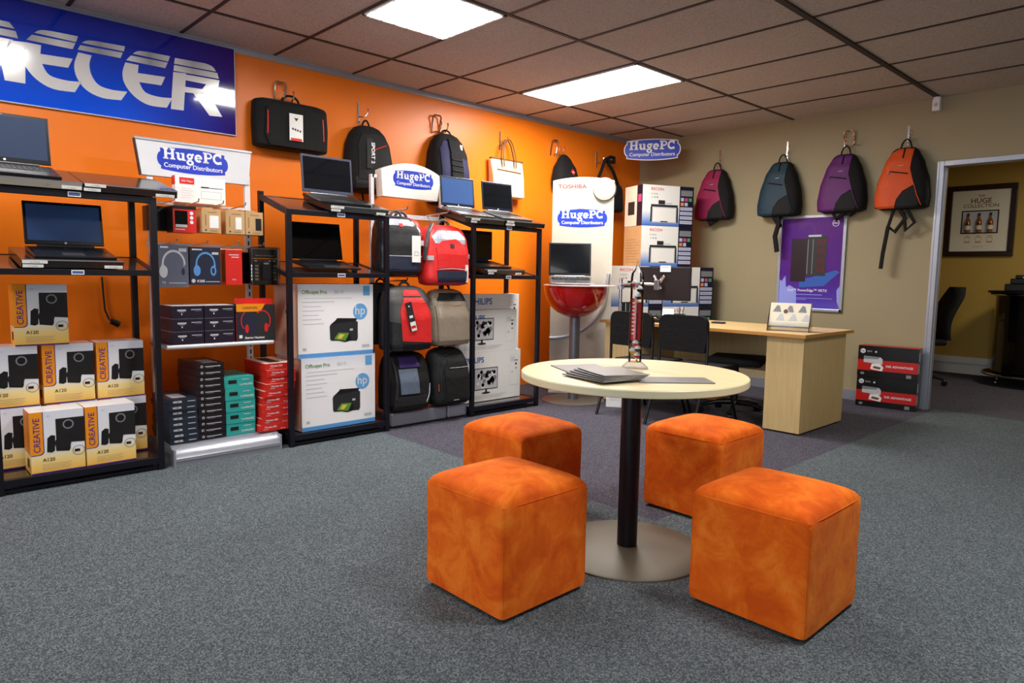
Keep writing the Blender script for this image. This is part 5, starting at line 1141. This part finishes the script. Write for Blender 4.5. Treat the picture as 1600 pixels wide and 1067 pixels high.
q = MB(); q.tube([(.47*math.cos(R(a)), .47*math.sin(R(a)), 1.045) for a in range(0, 360, 10)], .012, 'chrome', 8, closed=True); q.build('rim', e, smooth=40)
q = MB(); q.tube([(.50*math.cos(R(a)), .50*math.sin(R(a)), .13) for a in range(0, 360, 10)], .014, 'chrome', 8, closed=True); q.build('rim', e, smooth=40)
q = MB(); q.lathe([(.49, .11), (.49, .13)], 'black', 48); q.build('bottom_plate', e, smooth=40)
for a in (225, 315, 45, 135):
    q = MB(); x, y = .42*math.cos(R(a)), .42*math.sin(R(a)); q.cyl((x-.012, y, .035), (x+.012, y, .035), .035, .035, 'steel', 16); q.cyl((x, y, .03), (x, y, .11), .01, .01, 'steel', 8); q.build('castor', e)
q = MB(); q.box(-.24, .24, -.16, .16, 0, .08, 'black plastic'); q.box(-.19, .24, -.16, .16, .08, .14, 'black plastic'); q.box(-.15, .22, -.14, .14, .14, .18, 'black plastic'); q.rect(-.08, .1, .148, .158, 'logo white', -.1606+.02); tag(place(q.build('printer', bev=.008), (3.62, 9.62, 1.086), 0), 'black printer standing on top of the bar cabinet', 'printer')
q = MB(); q.box(-.05, .05, -.04, .04, 0, .05, 'cream'); 
e = empty('side_desk', (2.2, 9.6, 0), 0, label='pale desk glimpsed behind the office chair in the yellow room', cat='desk')
q2 = MB(); q2.box(-.5, .38, -.3, .3, .72, .745, DESKTOP); q2.build('desktop', e)
for x in (-.45, .33):
    q2 = MB(); q2.box(x, x+.03, -.28, .28, 0, .72, DESKW); q2.build('leg', e)
tag(place(q.build('paper_roll', bev=.01), (2.5, 9.5, .746)), 'small cream block on the desk behind the office chair', 'desk item')

# ================================================================== FOREGROUND: TABLE AND STOOLS
TX, TY = 3.487, 2.378
e = empty('pedestal_table', (TX, TY, 0), 0, label='round pale wood table on a black pole and flat disc base between the orange stools', cat='table')
q = MB(); q.lathe([(.472, .749), (.475, .752), (.475, .776), (.472, .779)], MAPLE_EDGE, 96); tt = q.build('tabletop', e, smooth=35)
q = MB(); q.add([(.472*math.cos(R(a*3.75)), .472*math.sin(R(a*3.75)), .7796) for a in range(96)], [tuple(range(96))], MAPLE); q.build('laminate', tt)
M('pole black', (30, 28, 34), .3, .4); M('base bronze', (104, 98, 84), .5, .25)
q = MB(); q.cyl((0, 0, .02), (0, 0, .749), .043, .043, 'pole black', 40); q.build('pole', e, smooth=40)
q = MB(); q.lathe([(.335, 0), (.335, .006), (.325, .010), (.05, .022)], 'base bronze', 80); q.build('base_disc', e, smooth=30)
q = MB(); q.cyl((0, 0, .727), (0, 0, .7485), .12, .14, 'pole black', 32); q.build('mounting_plate', e, smooth=40)

def stool_mesh():
    """upholstered cube: soft crowned lid, slightly bowed sides"""
    S, H, n = .212, .415, 28; q = MB(); vs = []; idx = {}
    def prof(a, b_, z):
        # superellipse corners and gentle side bulge
        return a, b_
    rings = []; N = 40
    def ring(s, z, p):
        r = []
        m_ = 64
        for i in range(m_):
            t = 2*math.pi*i/m_+math.pi/m_*0; c_, d = math.cos(t), math.sin(t)
            r.append((s*math.copysign(abs(c_)**(2/p), c_), s*math.copysign(abs(d)**(2/p), d), z))
        return r
    p = 26
    zs = [(.208, .012), (.2165, .018), (.218, .05), (.2165, .12), (.2165, .2), (.2175, .3), (.218, .37), (.2175, .398), (.213, .414), (.205, .426), (.19, .437), (.165, .4485), (.13, .458), (.09, .465), (.05, .469), (.015, .4705)]
    for s_, z in zs: rings.append(ring(s_, z, p if z < .40 else max(3.2, p-(z-.40)*420)))
    q.loft(rings, SUEDE); return q
sm = stool_mesh()
def stool(x, y, rz, label):
    e = empty('cube_stool', (x, y, 0), rz, label=label, cat='stool', group='orange suede stools around the round table')
    o = bpy.data.objects.new('cover', STM); COL.objects.link(o); o.parent = e
    s_ = MB()
    for a, b_ in ((-1, -1), (1, -1), (1, 1), (-1, 1)): s_.tube([(a*.2125, b_*.2125, .03), (a*.2115, b_*.2115, .2), (a*.2125, b_*.2125, .39)], .002, SUEDE, 6)
    z = .405; s_.tube([(sx*.2165, sy*.2165, z) if abs(sx) != abs(sy) or abs(sx) < .9 else (sx*.2115, sy*.2115, z) for sx, sy in [(-1, -1), (-.6, -1), (0, -1), (.6, -1), (1, -1), (1, -.6), (1, 0), (1, .6), (1, 1), (.6, 1), (0, 1), (-.6, 1), (-1, 1), (-1, .6), (-1, 0), (-1, -.6)]], .0022, SUEDE, 6, closed=True)
    s_.build('seam_piping', e)
    b_ = MB(); b_.box(-.19, .19, -.19, .19, .012, .03, 'black'); b_.build('base', e)
    for a, c_ in ((-1, -1), (1, -1), (1, 1), (-1, 1)):
        f_ = MB(); f_.box(a*.17-.02, a*.17+.02, c_*.17-.02, c_*.17+.02, 0, .0125, 'black'); f_.build('foot', e)
    return e
STM = sm.mesh('cover', 50)
stool(3.40, 1.735, 0, 'orange suede cube stool at the front left of the round table')
stool(4.145, 2.38, 0, 'orange suede cube stool at the front right of the round table')
stool(2.78, 2.42, 0, 'orange suede cube stool at the back left of the round table')
stool(3.40, 3.13, 0, 'orange suede cube stool at the back right of the round table')

# table top things
M('brochure grey', (150, 148, 146), .3, .2); M('brochure dark', (24, 24, 30), .35)
def folder(x, y, z, rz, face, label, w_=.215, l=.30, curl=0):
    q = MB(); n = 8
    for k, (mat, dz) in enumerate((('brochure dark', 0), ('paper', .0012), (face, .0026))):
        v = []; 
        for i in range(n+1):
            u = -l/2+l*i/n; zz = dz+curl*(i/n)**2
            v += [(u, -w_/2+.002*(k == 1), zz), (u, w_/2-.002*(k == 1), zz), (u, -w_/2+.002*(k == 1), zz+.0011), (u, w_/2-.002*(k == 1), zz+.0011)]
        fs = []
        for i in range(n):
            a = 4*i; b_ = a+4; fs += [(a, b_, b_+1, a+1), (a+2, a+3, b_+3, b_+2), (a, a+2, b_+2, b_), (a+1, b_+1, b_+3, a+3)]
        fs += [(0, 1, 3, 2), (4*n, 4*n+2, 4*n+3, 4*n+1)]
        q.add(v, fs, mat)
    return tag(place(q.build('brochure_folder'), (x, y, z), rz), label, 'brochure', 'brochures on the round table')
zt_ = .7802
folder(3.321, 2.265, zt_, -27, 'brochure grey', 'light grey brochure lying leftmost on the round table')
folder(3.733, 2.312, zt_, 48, 'brochure grey', 'long dark grey brochure lying rightmost on the round table', w_=.14, l=.29)
for k in range(5):
    folder(3.527+.004*k, 2.117+.013*k, zt_+.0044+.0046*k, -13-3.5*k, 'brochure grey' if k == 4 else 'brochure dark', 'brochure in the fanned pile on the round table, %s one' % (['bottom', 'second lowest', 'middle', 'second highest', 'topmost'][k]), w_=.19, l=.27, curl=.006)
# glass thermometer
e = empty('glass_thermometer', (3.417, 2.485, .7798), 36, label='tall clear glass thermometer with coloured floating bulbs on the round table', cat='thermometer')
q = MB(); q.add([(-.062, -.03, 0), (.062, -.03, 0), (.062, .03, 0), (-.062, .03, 0), (-.03, -.03, .028), (.03, -.03, .028), (.03, .03, .028), (-.03, .03, .028)], [(3, 2, 1, 0), (4, 5, 6, 7), (0, 1, 5, 4), (1, 2, 6, 5), (2, 3, 7, 6), (3, 0, 4, 7)], CRYSTAL); q.build('glass_foot', e, bev=.004)
q = MB(); ro, ri = .029, .0275
q.lathe([(ro, .03), (ro, .40), (.026, .42), (.012, .438), (.006, .455), (.003, .478), (.0004, .482)], GLASS, 36); q.build('glass_tube', e, smooth=50)
M('bulb red', (200, 30, 30), .1, coat=.5); M('bulb dark', (26, 30, 44), .1, coat=.5); M('bulb yellow', (224, 170, 40), .1, coat=.5); M('bulb clear', (225, 228, 230), .05, coat=.5); M('bulb crimson', (170, 10, 46), .1, coat=.5); M('brass', (190, 150, 70), .25, .9)
for x, z, cc in ((-.012, .375, 'bulb red'), (.012, .35, 'bulb dark'), (.004, .318, 'bulb dark'), (.0, .112, 'bulb red'), (.010, .088, 'bulb dark'), (-.012, .078, 'bulb yellow'), (.008, .058, 'bulb crimson')):
    q = MB(); r = .0145; pr = [(r*math.sin(R(t)), -r*math.cos(R(t))) for t in range(2, 91, 11)]; q.lathe(pr, cc, 20, (x, 0, z)); q.lathe([(r*math.sin(R(t)), -r*math.cos(R(t))) for t in range(90, 179, 11)], 'bulb clear', 20, (x, 0, z), cap=False)
    q.cyl((x, 0, z-.0145), (x, 0, z-.019), .001, .001, 'brass', 6); q.cyl((x, -.002, z-.023), (x, 0, z-.023), .005, .005, 'brass', 12); q.build('floating_bulb', e, smooth=60)
q = MB(); q.box(-.024, .0, .006, .0066, .125, .31, 'red')  # red strips stand in for colours refracted through the tube
for i in range(9): q.rect(-.019, -.009+.002*(i % 2), .15+.017*i, .157+.017*i, 'cream', .0055)
q.box(.008, .018, .004, .0046, .125, .29, 'bulb crimson'); q.build('red_refraction_strip', e)
